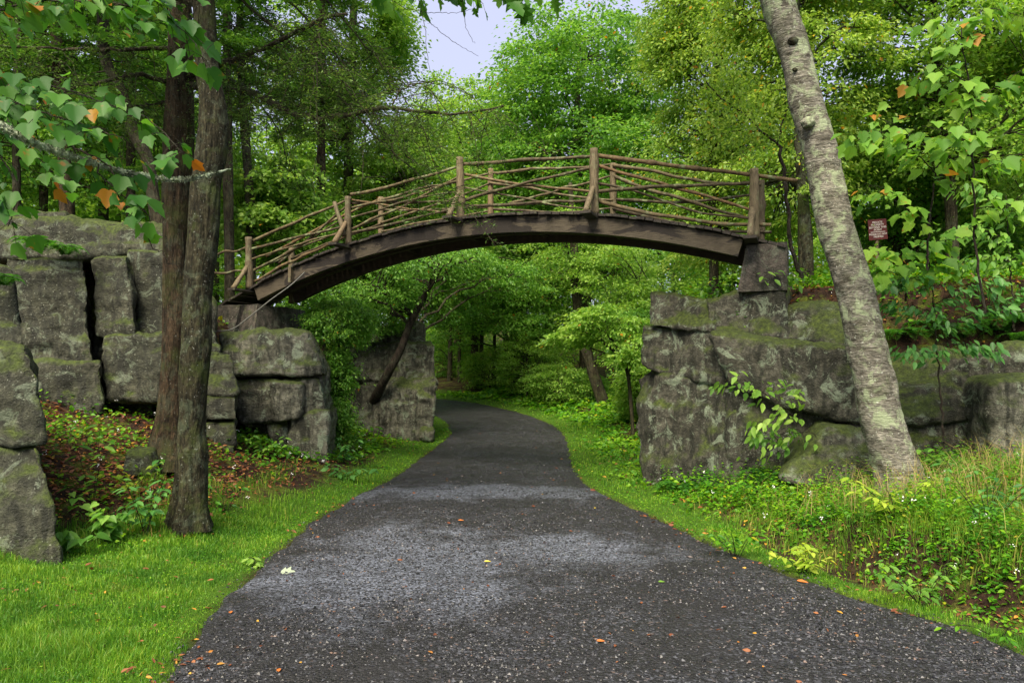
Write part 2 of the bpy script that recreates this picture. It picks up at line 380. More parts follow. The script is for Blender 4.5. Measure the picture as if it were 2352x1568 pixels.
# ------------------------------------------------------------------ ground and road
def axis_pts(lo, hi, a, b, fine, g=1.07):
    p = list(np.arange(a, b, fine)); st = fine; x = p[-1]
    while x < hi: st *= g; x += st; p.append(x)
    st = fine; x = a; q = []
    while x > lo: st *= g; x -= st; q.append(x)
    return np.array(q[::-1]+p)
gx = axis_pts(-260, 260, -9, 9, .13); gy = axis_pts(-40, 420, 2.5, 24, .13)
GX, GY = np.meshgrid(gx, gy); e0, s0 = edge(GX, GY)
gz = height(GX, GY)-.05*(1-sstep(-.1, .10, e0))
nx, ny = len(gx), len(gy)
I = (np.arange(ny-1)[:, None]*nx+np.arange(nx-1)[None]).ravel()
gm = MB().add(np.stack([GX.ravel(), GY.ravel(), gz], 1), np.stack([I, I+1, I+nx+1, I+nx], 1))
s = NT('forest_floor'); p = s.pos()
n = s.noise(p, 6, 6, .7); n2 = s.noise(p, 45, 4, .7); n3 = s.noise(p, .8, 4, .6)
c = s.ramp(n, [(.3, (.014, .010, .007)), (.5, (.04, .022, .014)), (.65, (.085, .045, .026))])
c = s.mix(.8, c, s.ramp(n2, [(.3, .4), (.55, 1.), (.75, 1.7)]), 'MULTIPLY')
c = s.mix(s.ramp(s.noise(p, 2.2, 5, .7), [(.50, 0.), (.60, .9)]), c, s.ramp(n2, [(.3, (.03, .045, .008)), (.7, (.15, .19, .02))]))
c = s.mix(s.math('MULTIPLY', s.attr('turf'), .8), c, s.ramp(n2, [(.3, (.03, .09, .006)), (.7, (.09, .20, .012))]))
M['floor'] = s.finish(c, .9, s.bump(s.math('ADD', n, n2), .8, .04), .15)
ground = gm.build('ground', M['floor'], smooth=True); tag(ground, kind='structure')
def turf_mask(e, sd_, X, Y):
    wl = np.interp(Y, [3, 6, 8, 10, 12, 16, 20, 26], [5, 3.6, 1.6, .9, .8, 1.0, 1.4, 1.5])
    wr = np.interp(Y, [3, 6, 8, 10, 12, 16, 22, 40], [.25, .35, .6, .9, 1.5, 1.3, 1.7, 2.2])
    wd = np.where(sd_ > 0, wr, wl)
    return sstep(-.02, .15, e)*(1-sstep(wd*.8, wd*1.25, e))
tm = turf_mask(e0, s0, GX.ravel(), GY.ravel())
ca = ground.data.attributes.new('turf', 'FLOAT', 'POINT'); ca.data.foreach_set('value', tm.astype(np.float32))

L = np.r_[0, np.cumsum(np.linalg.norm(np.diff(RR[:, :2], axis=0), axis=1))]
R2 = resample(RC, 900); Tn = nrm(np.gradient(R2[:, :2], axis=0)); Nn = np.stack([Tn[:, 1], -Tn[:, 0]], 1)
uu = np.linspace(-1, 1, 61)
jag = fbm(np.stack([R2[:, 0]*3, R2[:, 1]*3, R2[:, 0]*0], 1), 4, 21)*.07; jag2 = fbm(np.stack([R2[:, 0]*3, R2[:, 1]*3, R2[:, 0]*0+50], 1), 4, 22)*.07
wid = uu[None, :]*(R2[:, 2, None]+.10+np.where(uu[None] > 0, jag[:, None], jag2[:, None])*np.abs(uu)[None]**4)
RX = R2[:, None, :2]+Nn[:, None]*wid[..., None]
zz = roadz(RX[..., 0], RX[..., 1]).reshape(RX.shape[:2])-.04*sstep(.965, 1, np.abs(uu))[None]
nU = len(uu); I = (np.arange(len(R2)-1)[:, None]*nU+np.arange(nU-1)[None]).ravel()
rm = MB().add(np.concatenate([RX, zz[..., None]], 2), np.stack([I, I+1, I+nU+1, I+nU], 1))
s = NT('gravel_road'); p = s.pos()
v = s.n('ShaderNodeTexVoronoi'); s.l(p, v.inputs['Vector']); v.inputs['Scale'].default_value = 48
v2 = s.n('ShaderNodeTexVoronoi'); s.l(p, v2.inputs['Vector']); v2.inputs['Scale'].default_value = 150
sep = s.n('ShaderNodeSeparateColor'); s.l(v.outputs['Color'], sep.inputs[0])
n1 = s.noise(p, 1.1, 4, .6); n3 = s.noise(p, 3.5, 5, .65)
st = s.ramp(sep.outputs[0], [(0, (.006, .006, .007)), (.5, (.016, .016, .019)), (.82, (.046, .049, .060)), (.95, (.095, .10, .122)), (1, (.13, .09, .07))])
fine = s.ramp(s.noise(p, 90, 3, .7), [(.3, (.006, .006, .0065)), (.7, (.026, .0245, .026))])
loose = s.ramp(s.math('ADD', s.math('MULTIPLY', n1, .6), s.math('MULTIPLY', n3, .4)), [(.42, .15), (.56, 1.)])
c = s.mix(loose, fine, st)
# wet sheen painted as pale chippings, left of the crown and across the hump
def sheen_blob(cx, cy, rx, ry):
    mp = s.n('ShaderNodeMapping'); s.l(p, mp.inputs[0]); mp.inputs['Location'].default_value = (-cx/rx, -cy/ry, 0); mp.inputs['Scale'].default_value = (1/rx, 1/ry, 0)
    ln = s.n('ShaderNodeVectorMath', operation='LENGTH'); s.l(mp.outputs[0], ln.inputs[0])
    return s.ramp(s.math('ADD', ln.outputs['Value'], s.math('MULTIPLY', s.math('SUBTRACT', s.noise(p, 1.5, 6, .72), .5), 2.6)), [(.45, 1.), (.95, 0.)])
pale = s.math('MAXIMUM', s.math('MAXIMUM', sheen_blob(-1.05, 7.0, 1.6, 2.4), sheen_blob(.5, 7.6, 1.5, 1.0)), s.math('MULTIPLY', sheen_blob(-.5, 11.3, 2.9, .9), .8))
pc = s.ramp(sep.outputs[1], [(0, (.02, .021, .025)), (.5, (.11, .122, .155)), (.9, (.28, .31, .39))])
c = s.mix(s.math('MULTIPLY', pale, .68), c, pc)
h = s.math('ADD', s.math('MULTIPLY', v.outputs['Distance'], -1.0), s.math('MULTIPLY', v2.outputs['Distance'], -.4))
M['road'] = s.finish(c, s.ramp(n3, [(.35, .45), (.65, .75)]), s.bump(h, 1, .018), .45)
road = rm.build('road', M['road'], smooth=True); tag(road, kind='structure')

# loose stones lying on the road
rng = np.random.default_rng(11)
def stones(n, ya, yb, smin, smax):
    Y = np.exp(rng.uniform(np.log(ya), np.log(yb), n)); X = rng.uniform(-.95, .95, n)*Y
    e, _ = edge(X, Y); k = e < rng.uniform(-.2, .22, n)
    d = fbm(np.stack([X*.8, Y*.8, X*0], 1), 3, 31); k &= d > rng.uniform(-.9, .5, n); X, Y = X[k], Y[k]
    z = np.where(e[k] < .06, roadz(X, Y), height(X, Y)); sz = rng.uniform(smin, smax, len(X))*rng.uniform(.6, 1.3, len(X))
    o = np.array([(1, 0, 0), (0, 1, 0), (-1, 0, 0), (0, -1, 0), (0, 0, 1), (.2, .1, -1)], float)
    V = o[None]*rng.uniform(.55, 1.25, (len(X), 6, 1))+rng.normal(0, .16, (len(X), 6, 3)); V[..., 2] *= .62
    a = rng.uniform(0, 6.28, len(X)); ca_, sa = np.cos(a)[:, None], np.sin(a)[:, None]
    V = np.stack([V[..., 0]*ca_-V[..., 1]*sa, V[..., 0]*sa+V[..., 1]*ca_, V[..., 2]], 2)*sz[:, None, None]
    V += np.stack([X, Y, z+sz*.25], 1)[:, None]
    f = np.array([(0, 1, 4), (1, 2, 4), (2, 3, 4), (3, 0, 4), (1, 0, 5), (2, 1, 5), (3, 2, 5), (0, 3, 5)])
    return V.reshape(-1, 3), (f[None]+(np.arange(len(X))*6)[:, None, None]).reshape(-1, 3)
sm = MB(); sm.add(*stones(80000, 3.2, 10, .006, .0125)); sm.add(*stones(12000, 3.2, 13, .011, .018)); sm.add(*stones(9000, 8, 24, .012, .02))
s = NT('gravel_stone'); r = s.rnd()
M['stone'] = s.finish(s.ramp(r, [(0, (.007, .007, .008)), (.5, (.02, .02, .023)), (.85, (.045, .047, .055)), (.96, (.08, .083, .095)), (.985, (.14, .08, .05)), (1, (.17, .17, .18))]), .42, None, .5)
gs = sm.build('gravel', M['stone']); tag(gs, 'loose dark wet gravel chippings strewn over the carriage road', kind='stuff')

# ------------------------------------------------------------------ rock outcrops
def block(name, parent, q, back=(-.3, 2, 0), rnd_=7, amp=.07, res=.055, seed=0, mat='rock', depthscale=(1, 1), strata=.05):
    """rounded irregular block from its front face TL,TR,BR,BL given as (px,py,Y), pushed back by a vector"""
    fr = np.array([at(*c) for c in q]); bk = fr+np.array(back, float)
    c8 = np.array([[[bk[3], fr[3]], [bk[0], fr[0]]], [[bk[2], fr[2]], [bk[1], fr[1]]]])      # [u][w][v(back,front)]
    w_ = np.linalg.norm(fr[1]-fr[0]); h_ = np.linalg.norm(fr[0]-fr[3]); d_ = np.linalg.norm(back)
    res = max(res, (w_*h_+w_*d_+h_*d_)**.5/110)
    nu, nw, nv = [int(np.clip(x/res, 6, 130)) for x in (w_, h_, d_)]
    P = []; Fq = []; base = 0
    def face(na, nb, f):
        nonlocal base
        a, b = np.meshgrid(np.linspace(-1, 1, na+1), np.linspace(-1, 1, nb+1), indexing='ij')
        P.append(f(a.ravel(), b.ravel())); i = (np.arange(na)[:, None]*(nb+1)+np.arange(nb)[None]).ravel()+base
        Fq.append(np.stack([i, i+nb+1, i+nb+2, i+1], 1)); base += (na+1)*(nb+1)
    o = lambda x, v: np.full_like(x, v)
    face(nu, nw, lambda a, b: np.stack([a, b, o(a, 1)], 1)); face(nw, nu, lambda a, b: np.stack([b, a, o(a, -1)], 1))
    face(nu, nv, lambda a, b: np.stack([a, o(a, -1), b], 1)); face(nv, nu, lambda a, b: np.stack([b, o(a, 1), a], 1))
    face(nw, nv, lambda a, b: np.stack([o(a, 1), a, b], 1)); face(nv, nw, lambda a, b: np.stack([o(a, -1), b, a], 1))
    P = np.concatenate(P); Fq = np.concatenate(Fq)
    key = np.round(P*1e4).astype(np.int64); _, ui, inv = np.unique(key, axis=0, return_index=True, return_inverse=True)
    P = P[ui]; Fq = inv.ravel()[Fq]
    mn = min(w_, h_, d_); k = rnd_
    # distance based corner rounding in metres, so long blocks stay square in the middle
    half = np.array([w_, h_, d_])/2; r = np.minimum(mn*.5, mn*.55/k+.02); m = P*half; core = np.clip(m, -(half-r), half-r)
    dlt = m-core; ln = np.linalg.norm(dlt, axis=1, keepdims=True); Pr = (core+dlt/np.maximum(ln, 1e-9)*np.minimum(ln, r))
    rg = np.random.default_rng(seed+77); sup = np.ones(3)
    for _ in range(16):                     # chip the corners and edges off with random planes
        n_ = rg.normal(0, 1, 3); n_[rg.integers(0, 3)] *= .25; n_ = n_/np.linalg.norm(n_)
        h_s = np.abs(n_*half).sum(); d_p = h_s-mn*rg.uniform(.01, .10)*(7/k); ex = Pr@n_-d_p
        Pr = Pr-np.maximum(ex, 0)[:, None]*n_
    Pr = Pr/half*np.minimum(1.09, 1+.045/half*2)
    u, w__, v = [(Pr[:, i:i+1]+1)/2 for i in range(3)]
    X = 0
    for a in (0, 1):
        for b in (0, 1):
            for c_ in (0, 1):
                X = X+c8[a, b, c_]*((u if a else 1-u)*(w__ if b else 1-w__)*(v if c_ else 1-v))
    mb = MB().add(X, Fq); off = tuple(parent.location) if parent is not None else (0, 0, 0); me = mb.mesh(name, True)
    N = np.empty(len(X)*3, np.float32); me.vertices.foreach_get('normal', N); N = N.reshape(-1, 3)
    g = X+seed*3.1
    cell = np.abs(fbm(g*np.array([1.1, 1.1, .9]), 3, seed+2)); st_ = fbm(g*np.array([.5, .5, 5.]), 3, seed+4)
    st2 = fbm(g*np.array([2.6, 2.6, .55]), 3, seed+6)
    st3 = np.floor(fbm(g*np.array([.9, .9, 1.6]), 2, seed+8)*3)/3
    dsp = amp*(fbm(g*.9, 3, seed)*1.0-np.exp(-(cell/.05)**2)*.45+.5*st3)+strata*st_*.5+amp*.5*st2+fbm(g*6, 3, seed+1)*.022-.03*np.exp(-(fbm(g*np.array([1.7, 1.7, 1.1]), 2, seed+15)/.045)**2)
    X = X+N*dsp[:, None]-np.array(off)
    me.vertices.foreach_set('co', X.astype(np.float32).ravel()); me.update()
    return link(name, me, M[mat], parent)
def outcrop(name, label, cat, loc, blocks, mat='rock', group=None):
    r = empty(name, loc, label, cat, group)
    for i, b in enumerate(blocks):
        kw = dict(b[1]) if len(b) > 1 else {}; kw.setdefault('mat', mat); kw.setdefault('seed', int(abs(loc[0])*7)+i*5)
        block(kw.pop('name', 'rock_block'), r, b[0], **kw)
    return r
Q = lambda *a: list(a)
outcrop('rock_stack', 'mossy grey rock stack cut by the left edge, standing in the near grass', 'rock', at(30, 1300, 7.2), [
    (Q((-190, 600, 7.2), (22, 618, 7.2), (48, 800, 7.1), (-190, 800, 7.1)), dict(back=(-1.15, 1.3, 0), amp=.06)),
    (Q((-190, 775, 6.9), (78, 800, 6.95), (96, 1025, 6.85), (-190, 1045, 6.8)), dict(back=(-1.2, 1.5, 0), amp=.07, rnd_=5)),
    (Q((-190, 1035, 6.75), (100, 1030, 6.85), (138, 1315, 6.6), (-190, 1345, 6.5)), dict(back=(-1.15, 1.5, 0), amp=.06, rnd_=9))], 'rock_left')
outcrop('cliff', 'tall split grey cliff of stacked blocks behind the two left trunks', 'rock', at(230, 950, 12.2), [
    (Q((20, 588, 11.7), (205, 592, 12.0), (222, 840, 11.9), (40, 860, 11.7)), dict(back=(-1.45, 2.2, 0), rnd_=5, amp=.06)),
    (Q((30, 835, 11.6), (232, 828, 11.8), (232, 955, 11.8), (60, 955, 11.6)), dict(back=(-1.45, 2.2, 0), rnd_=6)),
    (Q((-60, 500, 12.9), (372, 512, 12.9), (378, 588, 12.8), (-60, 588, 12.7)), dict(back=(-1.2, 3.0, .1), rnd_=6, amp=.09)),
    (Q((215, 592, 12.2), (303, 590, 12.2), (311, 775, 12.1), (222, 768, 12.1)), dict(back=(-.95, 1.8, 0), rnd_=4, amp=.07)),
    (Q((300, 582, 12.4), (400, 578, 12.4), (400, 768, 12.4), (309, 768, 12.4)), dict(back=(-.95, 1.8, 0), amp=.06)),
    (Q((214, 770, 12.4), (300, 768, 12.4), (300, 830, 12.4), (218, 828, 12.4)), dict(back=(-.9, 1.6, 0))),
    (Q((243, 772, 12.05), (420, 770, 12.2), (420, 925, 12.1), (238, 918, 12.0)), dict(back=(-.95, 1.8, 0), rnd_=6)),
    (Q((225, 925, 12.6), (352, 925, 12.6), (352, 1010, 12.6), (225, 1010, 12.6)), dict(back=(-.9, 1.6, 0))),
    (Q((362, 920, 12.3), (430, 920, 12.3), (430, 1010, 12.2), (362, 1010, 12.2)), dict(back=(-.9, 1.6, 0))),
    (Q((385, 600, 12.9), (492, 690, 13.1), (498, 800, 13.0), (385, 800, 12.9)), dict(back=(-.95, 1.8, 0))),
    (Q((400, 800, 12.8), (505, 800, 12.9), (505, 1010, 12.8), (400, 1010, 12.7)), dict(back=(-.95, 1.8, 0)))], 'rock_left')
outcrop('boulder', 'flat pale boulder lying on top of the left cliff', 'rock', at(90, 510, 13.6), [
    (Q((30, 478, 13.6), (150, 482, 13.6), (160, 512, 13.6), (20, 512, 13.6)), dict(back=(0, 1.5, 0), rnd_=4, amp=.05))], 'rock_left')
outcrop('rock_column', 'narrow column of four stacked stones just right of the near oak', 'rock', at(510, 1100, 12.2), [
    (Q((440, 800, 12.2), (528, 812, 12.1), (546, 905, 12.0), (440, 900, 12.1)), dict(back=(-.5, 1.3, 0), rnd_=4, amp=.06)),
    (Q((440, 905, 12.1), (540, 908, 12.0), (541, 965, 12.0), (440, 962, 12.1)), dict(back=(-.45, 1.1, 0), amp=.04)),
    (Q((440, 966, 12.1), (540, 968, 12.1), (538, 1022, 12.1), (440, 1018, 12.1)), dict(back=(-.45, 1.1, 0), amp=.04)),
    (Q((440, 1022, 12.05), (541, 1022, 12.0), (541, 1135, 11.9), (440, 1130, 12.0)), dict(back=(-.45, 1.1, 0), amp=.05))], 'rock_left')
outcrop('rock_pier', 'tall pale rock pier carrying the left end of the bridge', 'rock', at(650, 1095, 13.2), [
    (Q((505, 764, 13.6), (700, 764, 13.3), (742, 862, 13.1), (528, 862, 13.2)), dict(back=(-.45, 2.2, 0), rnd_=4.5, amp=.08)),
    (Q((532, 872, 13.4), (728, 868, 13.2), (752, 962, 13.1), (560, 970, 13.3)), dict(back=(-.4, 2.0, 0), rnd_=6, amp=.07)),
    (Q((624, 880, 13.0), (694, 882, 13.0), (690, 962, 13.0), (630, 968, 13.0)), dict(back=(0, .8, 0), rnd_=6, amp=.04)),
    (Q((672, 955, 13.2), (753, 950, 13.1), (750, 1120, 12.9), (645, 1105, 13.0)), dict(back=(-.35, 1.8, 0), rnd_=8, amp=.06)),
    (Q((700, 800, 13.5), (738, 850, 13.4), (755, 1110, 13.3), (700, 1110, 13.4)), dict(back=(-.35, 1.8, 0), rnd_=6, amp=.06)),
    (Q((560, 965, 13.9), (680, 965, 13.8), (670, 1040, 13.6), (590, 1040, 13.7)), dict(back=(-.1, 1.5, 0))),
    (Q((612, 975, 13.3), (662, 965, 13.3), (655, 1050, 13.2), (625, 1045, 13.2)), dict(back=(0, .7, 0), rnd_=4, amp=.04))])
outcrop('roadside_cliff', 'blocky grey rock face at the bend beyond the bridge, left of the road', 'rock', at(900, 1020, 20), [
    (Q((830, 792, 20.1), (990, 788, 19.7), (1000, 885, 19.6), (800, 880, 20)), dict(back=(-1, 3.2, 0), amp=.1)),
    (Q((880, 872, 19.8), (998, 872, 19.4), (990, 1012, 19.3), (868, 1020, 19.6)), dict(back=(-1, 3.2, 0), amp=.09)),
    (Q((806, 885, 20), (886, 880, 19.8), (874, 1024, 19.7), (812, 1020, 19.8)), dict(back=(-1, 3, 0), amp=.09)),
    (Q((872, 752, 20.5), (930, 752, 20.4), (930, 795, 20.4), (868, 795, 20.5)), dict(back=(-.6, 1.8, 0), rnd_=5, amp=.08)),
    (Q((925, 742, 20.3), (972, 745, 20.2), (976, 798, 20.2), (925, 798, 20.3)), dict(back=(-.6, 1.8, 0), rnd_=5, amp=.08)),
    (Q((730, 830, 20.6), (812, 830, 20.6), (812, 1030, 20.4), (730, 1030, 20.5)), dict(back=(-1, 2, 0), amp=.09)),
    (Q((972, 985, 19.2), (992, 985, 19.2), (994, 1012, 19.1), (968, 1012, 19.1)), dict(back=(-.1, .6, 0), rnd_=4))])
outcrop('rock_outcrop', 'massive dark grey outcrop under the right end of the bridge, behind the leaning birch', 'rock', at(1700, 1110, 12), [
    (Q((1497, 668, 12.45), (1645, 680, 11.45), (1640, 757, 11.25), (1490, 748, 12.25)), dict(back=(1.4, 2.4, 0), rnd_=9, amp=.09)),
    (Q((1480, 746, 12.45), (1680, 758, 11.05), (1708, 895, 10.75), (1476, 842, 12.35)), dict(back=(1.4, 2.2, 0), rnd_=7, amp=.06)),
    (Q((1466, 846, 12.55), (1715, 888, 10.65), (1700, 1180, 10.35), (1486, 1125, 12.05)), dict(back=(1.4, 2.2, 0), rnd_=6, amp=.08)),
    (Q((1650, 772, 10.75), (1975, 800, 9.75), (1975, 965, 9.75), (1700, 890, 10.55)), dict(back=(.8, 2.2, .2), rnd_=9, amp=.08)),
    (Q((1690, 885, 10.85), (1975, 962, 10.05), (1970, 1165, 9.85), (1680, 1175, 10.45)), dict(back=(.8, 2, 0), rnd_=9, amp=.08)),
    (Q((1775, 712, 11.05), (1935, 700, 10.55), (1965, 798, 10.05), (1770, 772, 10.75)), dict(back=(.6, 1.6, .2), rnd_=4, amp=.08)),
    (Q((1625, 690, 11.35), (1800, 662, 10.8), (1815, 790, 10.55), (1625, 790, 11.1)), dict(back=(.6, 1.4, .1), rnd_=5, amp=.11)),
    (Q((1960, 800, 10.95), (2268, 800, 9.35), (2275, 966, 9.25), (1960, 962, 9.75)), dict(back=(.5, 2, 0), rnd_=6, amp=.09)),
    (Q((1960, 962, 9.85), (2285, 966, 9.45), (2290, 1090, 9.25), (1960, 1100, 9.75)), dict(back=(.5, 2, 0), rnd_=6, amp=.08)),
    (Q((2235, 800, 9.55), (2520, 790, 9.05), (2520, 920, 8.95), (2250, 920, 9.45)), dict(back=(.5, 2, 0), rnd_=6, amp=.08))], 'rock_dark')
outcrop('boulder', 'pale pointed boulder leaning at the foot of the right outcrop', 'rock', at(1930, 1090, 10.4), [
    (Q((1895, 975, 9.6), (1985, 985, 9.5), (2070, 1135, 9.2), (1800, 1105, 9.4)), dict(back=(.2, .9, 0), rnd_=4, amp=.05))])
outcrop('boulder', 'pale squared boulder at the right edge of the photo below the ferns', 'rock', at(2360, 1060, 9.4), [
    (Q((2278, 882, 8.8), (2470, 870, 8.7), (2480, 1100, 8.6), (2285, 1100, 8.7)), dict(back=(.2, 1.2, 0), rnd_=5, amp=.06))])
outcrop('boulder', 'small brown stone half buried on the leafy bank left of the near oak', 'rock', at(310, 1090, 9.2), [
    (Q((290, 1040, 9.3), (335, 1052, 9.3), (345, 1095, 9.2), (280, 1095, 9.2)), dict(back=(0, .3, .1), rnd_=3.5, amp=.03))], 'rock_left')

# ------------------------------------------------------------------ footbridge
TH = math.radians(23); CO, SN = math.cos(TH), math.sin(TH)
def BR(s_, w_, z): return np.array([3.90-s_*CO+w_*SN, 11+s_*SN+w_*CO, z])
def arch(s_): return 4.99-.0336*(np.asarray(s_, float)-4.85)**2
def on(px, py, w_):
    k = (px-CX)/F; s_ = (3.9+w_*SN-k*(11+w_*CO))/(CO+k*SN); Y = 11+s_*SN+w_*CO
    return BR(s_, w_, CH-(py-HY)*Y/F), s_
WB = 1.12
bridge = empty('footbridge', BR(4.9, .5, 4.95), 'rustic arched wooden footbridge with pole railings spanning the gravel road', 'bridge')
sdir = np.array([SN, CO, 0.])
def girder(name, w0, w1, s0_, s1_, top, bot, mat):
    ss = np.linspace(s0_, s1_, 60); V = []
    for q in ss:
        dz = -.0672*(q-4.85); n_ = nrm(np.array([CO*dz, -SN*dz, 1.0]))      # normal of the arch in its own plane
        c0 = BR(q, w0, float(arch(q))); c1 = BR(q, w1, float(arch(q)))
        V += [c0-n_*top, c1-n_*top, c1-n_*bot, c0-n_*bot]
    k = len(ss); i = (np.arange(k-1)*4)[:, None]
    Fq = np.concatenate([np.concatenate([i+a, i+b, i+4+b, i+4+a], 1) for a, b in ((0, 1), (1, 2), (2, 3), (3, 0))])
    return MB().add(np.array(V), [Fq, np.array([[3, 2, 1, 0]]), np.array([[0, 1, 2, 3]])+(k-1)*4]).build(name, mat, bridge)
for k_, (a, b) in enumerate(((-.02, .10), (WB-.10, WB+.02))):
    g_ = girder('girder', a, b, .14 if k_ == 0 else .1, 10.42 if k_ == 0 else 10.3, .075, .36, M['girder'] if k_ == 0 else M['girder_dark'])
g_ = girder('girder', .46, .58, .3, 10.3, .09, .30, M['girder_dark'])
for q in np.linspace(.9, 9.9, 7):          # cross bearers between the girders
    z = float(arch(q)); mb = MB().add(*beam(BR(q, .11, z-.2), BR(q, WB-.11, z-.2), .05, .08, (CO, -SN, 0))); mb.build('cross_bearer', M['girder_dark'], bridge)
rng = np.random.default_rng(5)
mb = MB(); q = -.42
while q < 11.6:                            # deck boards, one part: its boards are a surface pattern
    wd = .138; z = float(arch(q))-.035; dz = -.0672*(q-4.85); j = rng.normal(0, .006); e1, e2 = rng.uniform(.05, .12, 2)
    d = nrm(np.array([-CO, SN, dz])); a, b = BR(q, -.02-e1, z+j), BR(q, WB+.02+e2, z+j)
    mb.add(*beam(a, b, .066, .022, d)); q += wd+.0015
mb.build('deck', M['plank'], bridge)
def pole(pts, r, name='rail', mat='pole', seed=0, k=9, par=None, taper=.72, wob=.034):
    P = resample(np.array(pts), max(8, int(12*np.linalg.norm(np.array(pts[-1])-pts[0])))); n = len(P)
    t = np.linspace(0, 1, n); g = np.stack([t*4+seed*9.1, t*0+seed, t*0], 1)
    P = P+np.stack([fbm(g, 2, 1), fbm(g, 2, 2), fbm(g, 2, 3)], 1)*wob*np.sin(np.pi*np.clip(t, .0, 1))[:, None]
    R = r*(1-(1-taper)*t)*(1+.10*fbm(g*6, 2, 4)); bumps = np.random.default_rng(seed).uniform(.05, .95, 4)
    for b in bumps: R = R*(1+.35*np.exp(-((t-b)/.007)**2))
    V, Fs = tube(P, R, k); return MB().add(V, Fs).build(name, M[mat], par if par is not None else bridge, smooth=False if k < 7 else True)
sd_i = 0
def rails(w_, specs):
    global sd_i
    for (pts, r) in specs:
        sd_i += 1; dw = ((sd_i % 3)-1)*.035
        P = [on(x, y, w_+dw)[0] for x, y in pts]; pole(P, r, 'rail', 'pole', sd_i)
rails(.05, [
    ([(1065, 377), (1210, 368), (1362, 359)], .038), ([(1064, 400), (1210, 425), (1362, 441)], .030), ([(1064, 461), (1210, 421), (1362, 385)], .032), ([(1064, 476), (1210, 468), (1362, 459)], .034),
    ([(1370, 357), (1481, 372), (1617, 389), (1722, 401), (1832, 415)], .042), ([(1370, 441), (1468, 434), (1600, 424), (1735, 420)], .034), ([(1370, 379), (1447, 404), (1549, 434), (1735, 486)], .032), ([(1370, 460), (1447, 479), (1549, 497), (1651, 510), (1771, 516)], .038),
    ([(806, 447), (937, 415), (1055, 382)], .036), ([(804, 528), (903, 484), (1054, 405)], .030), ([(804, 467), (937, 465), (1054, 461)], .026), ([(806, 535), (903, 513), (1052, 477)], .032), ([(806, 478), (937, 448), (1054, 415)], .028),
    ([(576, 556), (649, 524), (717, 497), (798, 459)], .036), ([(576, 572), (683, 547), (798, 520)], .032), ([(578, 624), (666, 577), (798, 472)], .030), ([(580, 648), (666, 602), (798, 541)], .033),
    ([(806, 500), (900, 470), (960, 455), (1054, 440)], .022), ([(806, 458), (930, 478), (1052, 492)], .021), ([(640, 604), (700, 560), (760, 520), (798, 500)], .022), ([(576, 596), (680, 560), (798, 534)], .021),
    ([(1064, 430), (1180, 452), (1300, 474), (1362, 478)], .021), ([(1370, 420), (1500, 452), (1640, 492), (1735, 504)], .022), ([(486, 590), (530, 578), (574, 566)], .030), ([(488, 627), (530, 624), (572, 620)], .032)])
rails(WB, [
    ([(1127, 398), (1210, 392), (1271, 387), (1408, 377)], .030), ([(1125, 420), (1210, 431), (1356, 454), (1408, 460)], .028), ([(1170, 467), (1261, 445), (1312, 428), (1408, 403)], .028), ([(1127, 480), (1250, 489), (1330, 486), (1408, 478)], .028),
    ([(1408, 379), (1515, 397), (1650, 417), (1748, 424)], .034), ([(1408, 404), (1498, 437), (1583, 465), (1748, 510)], .036), ([(1408, 458), (1566, 461), (1748, 446)], .030), ([(1408, 477), (1447, 489), (1549, 511), (1634, 528), (1772, 533)], .036),
    ([(875, 459), (970, 435), (1127, 398)], .030), ([(875, 482), (960, 482), (1127, 476)], .026), ([(875, 512), (1000, 470), (1127, 420)], .028), ([(875, 532), (1000, 506), (1127, 484)], .028),
    ([(612, 588), (666, 560), (760, 512), (875, 456)], .034), ([(669, 594), (760, 556), (875, 514)], .028), ([(669, 574), (760, 542), (875, 500)], .026), ([(540, 640), (600, 610), (669, 586)], .028)])
near_posts = [(1732, 545, 388), (1366, 492, 342), (1058, 504, 362), (801, 560, 452), (573, 662, 545)]
for i, (px, yb, yt) in enumerate(near_posts):
    b, s_ = on(px, yb, -.02); t, _ = on(px+(-2 if i else 0), yt, -.02); b[2] = float(arch(s_))-.03; b[2] = min(b[2], t[2]-.9)
    pole([b, (b+t)/2+rng.normal(0, .008, 3), t], .082 if i != 3 else .07, 'post', 'post', 60+i, 12, taper=.88, wob=.008)
    z = float(arch(s_))-.085
    p0, p1 = BR(s_+.03, .25, z), BR(s_+.03, -.52, z)
    MB().add(*beam(p0, p1, .10, .022, (CO, -SN, 0))).build('outrigger', M['plank'], bridge)
    top = BR(s_+.02, -.05, float(arch(s_))+.46); bot = BR(s_+.03, -.46, z+.02)
    pole([bot, (top+bot)/2, top+(top-bot)*.05], .055, 'brace', 'post', 80+i, 8, taper=.8, wob=.01)
    if i == 3: pole([BR(s_+.05, -.1, float(arch(s_))+.15), BR(s_+.30, -.1, float(arch(s_))+.86)], .055, 'brace', 'post', 90, 8, wob=.01)
for i, (px, yt) in enumerate([(1748, 415), (1408, 376), (1127, 388), (875, 453), (669, 568)]):
    t, s_ = on(px, yt, WB+.03); b = t.copy(); b[2] = float(arch(s_))-.30
    pole([b, t], .068, 'post', 'post', 70+i, 10, taper=.9, wob=.006)
q = 10.05; z = float(arch(q))
MB().add(*beam(BR(9.35, -.05, float(arch(9.35))-.02), BR(9.35, -.05, float(arch(9.35))-.36), .035, .055, (CO, -SN, 0))).build('bracket', M['post'], bridge)
for q_ in (11.75,):
    pole([BR(q_, -.02, 2.95), BR(q_, -.02, 4.35)], .07, 'post', 'post', 97, 10)
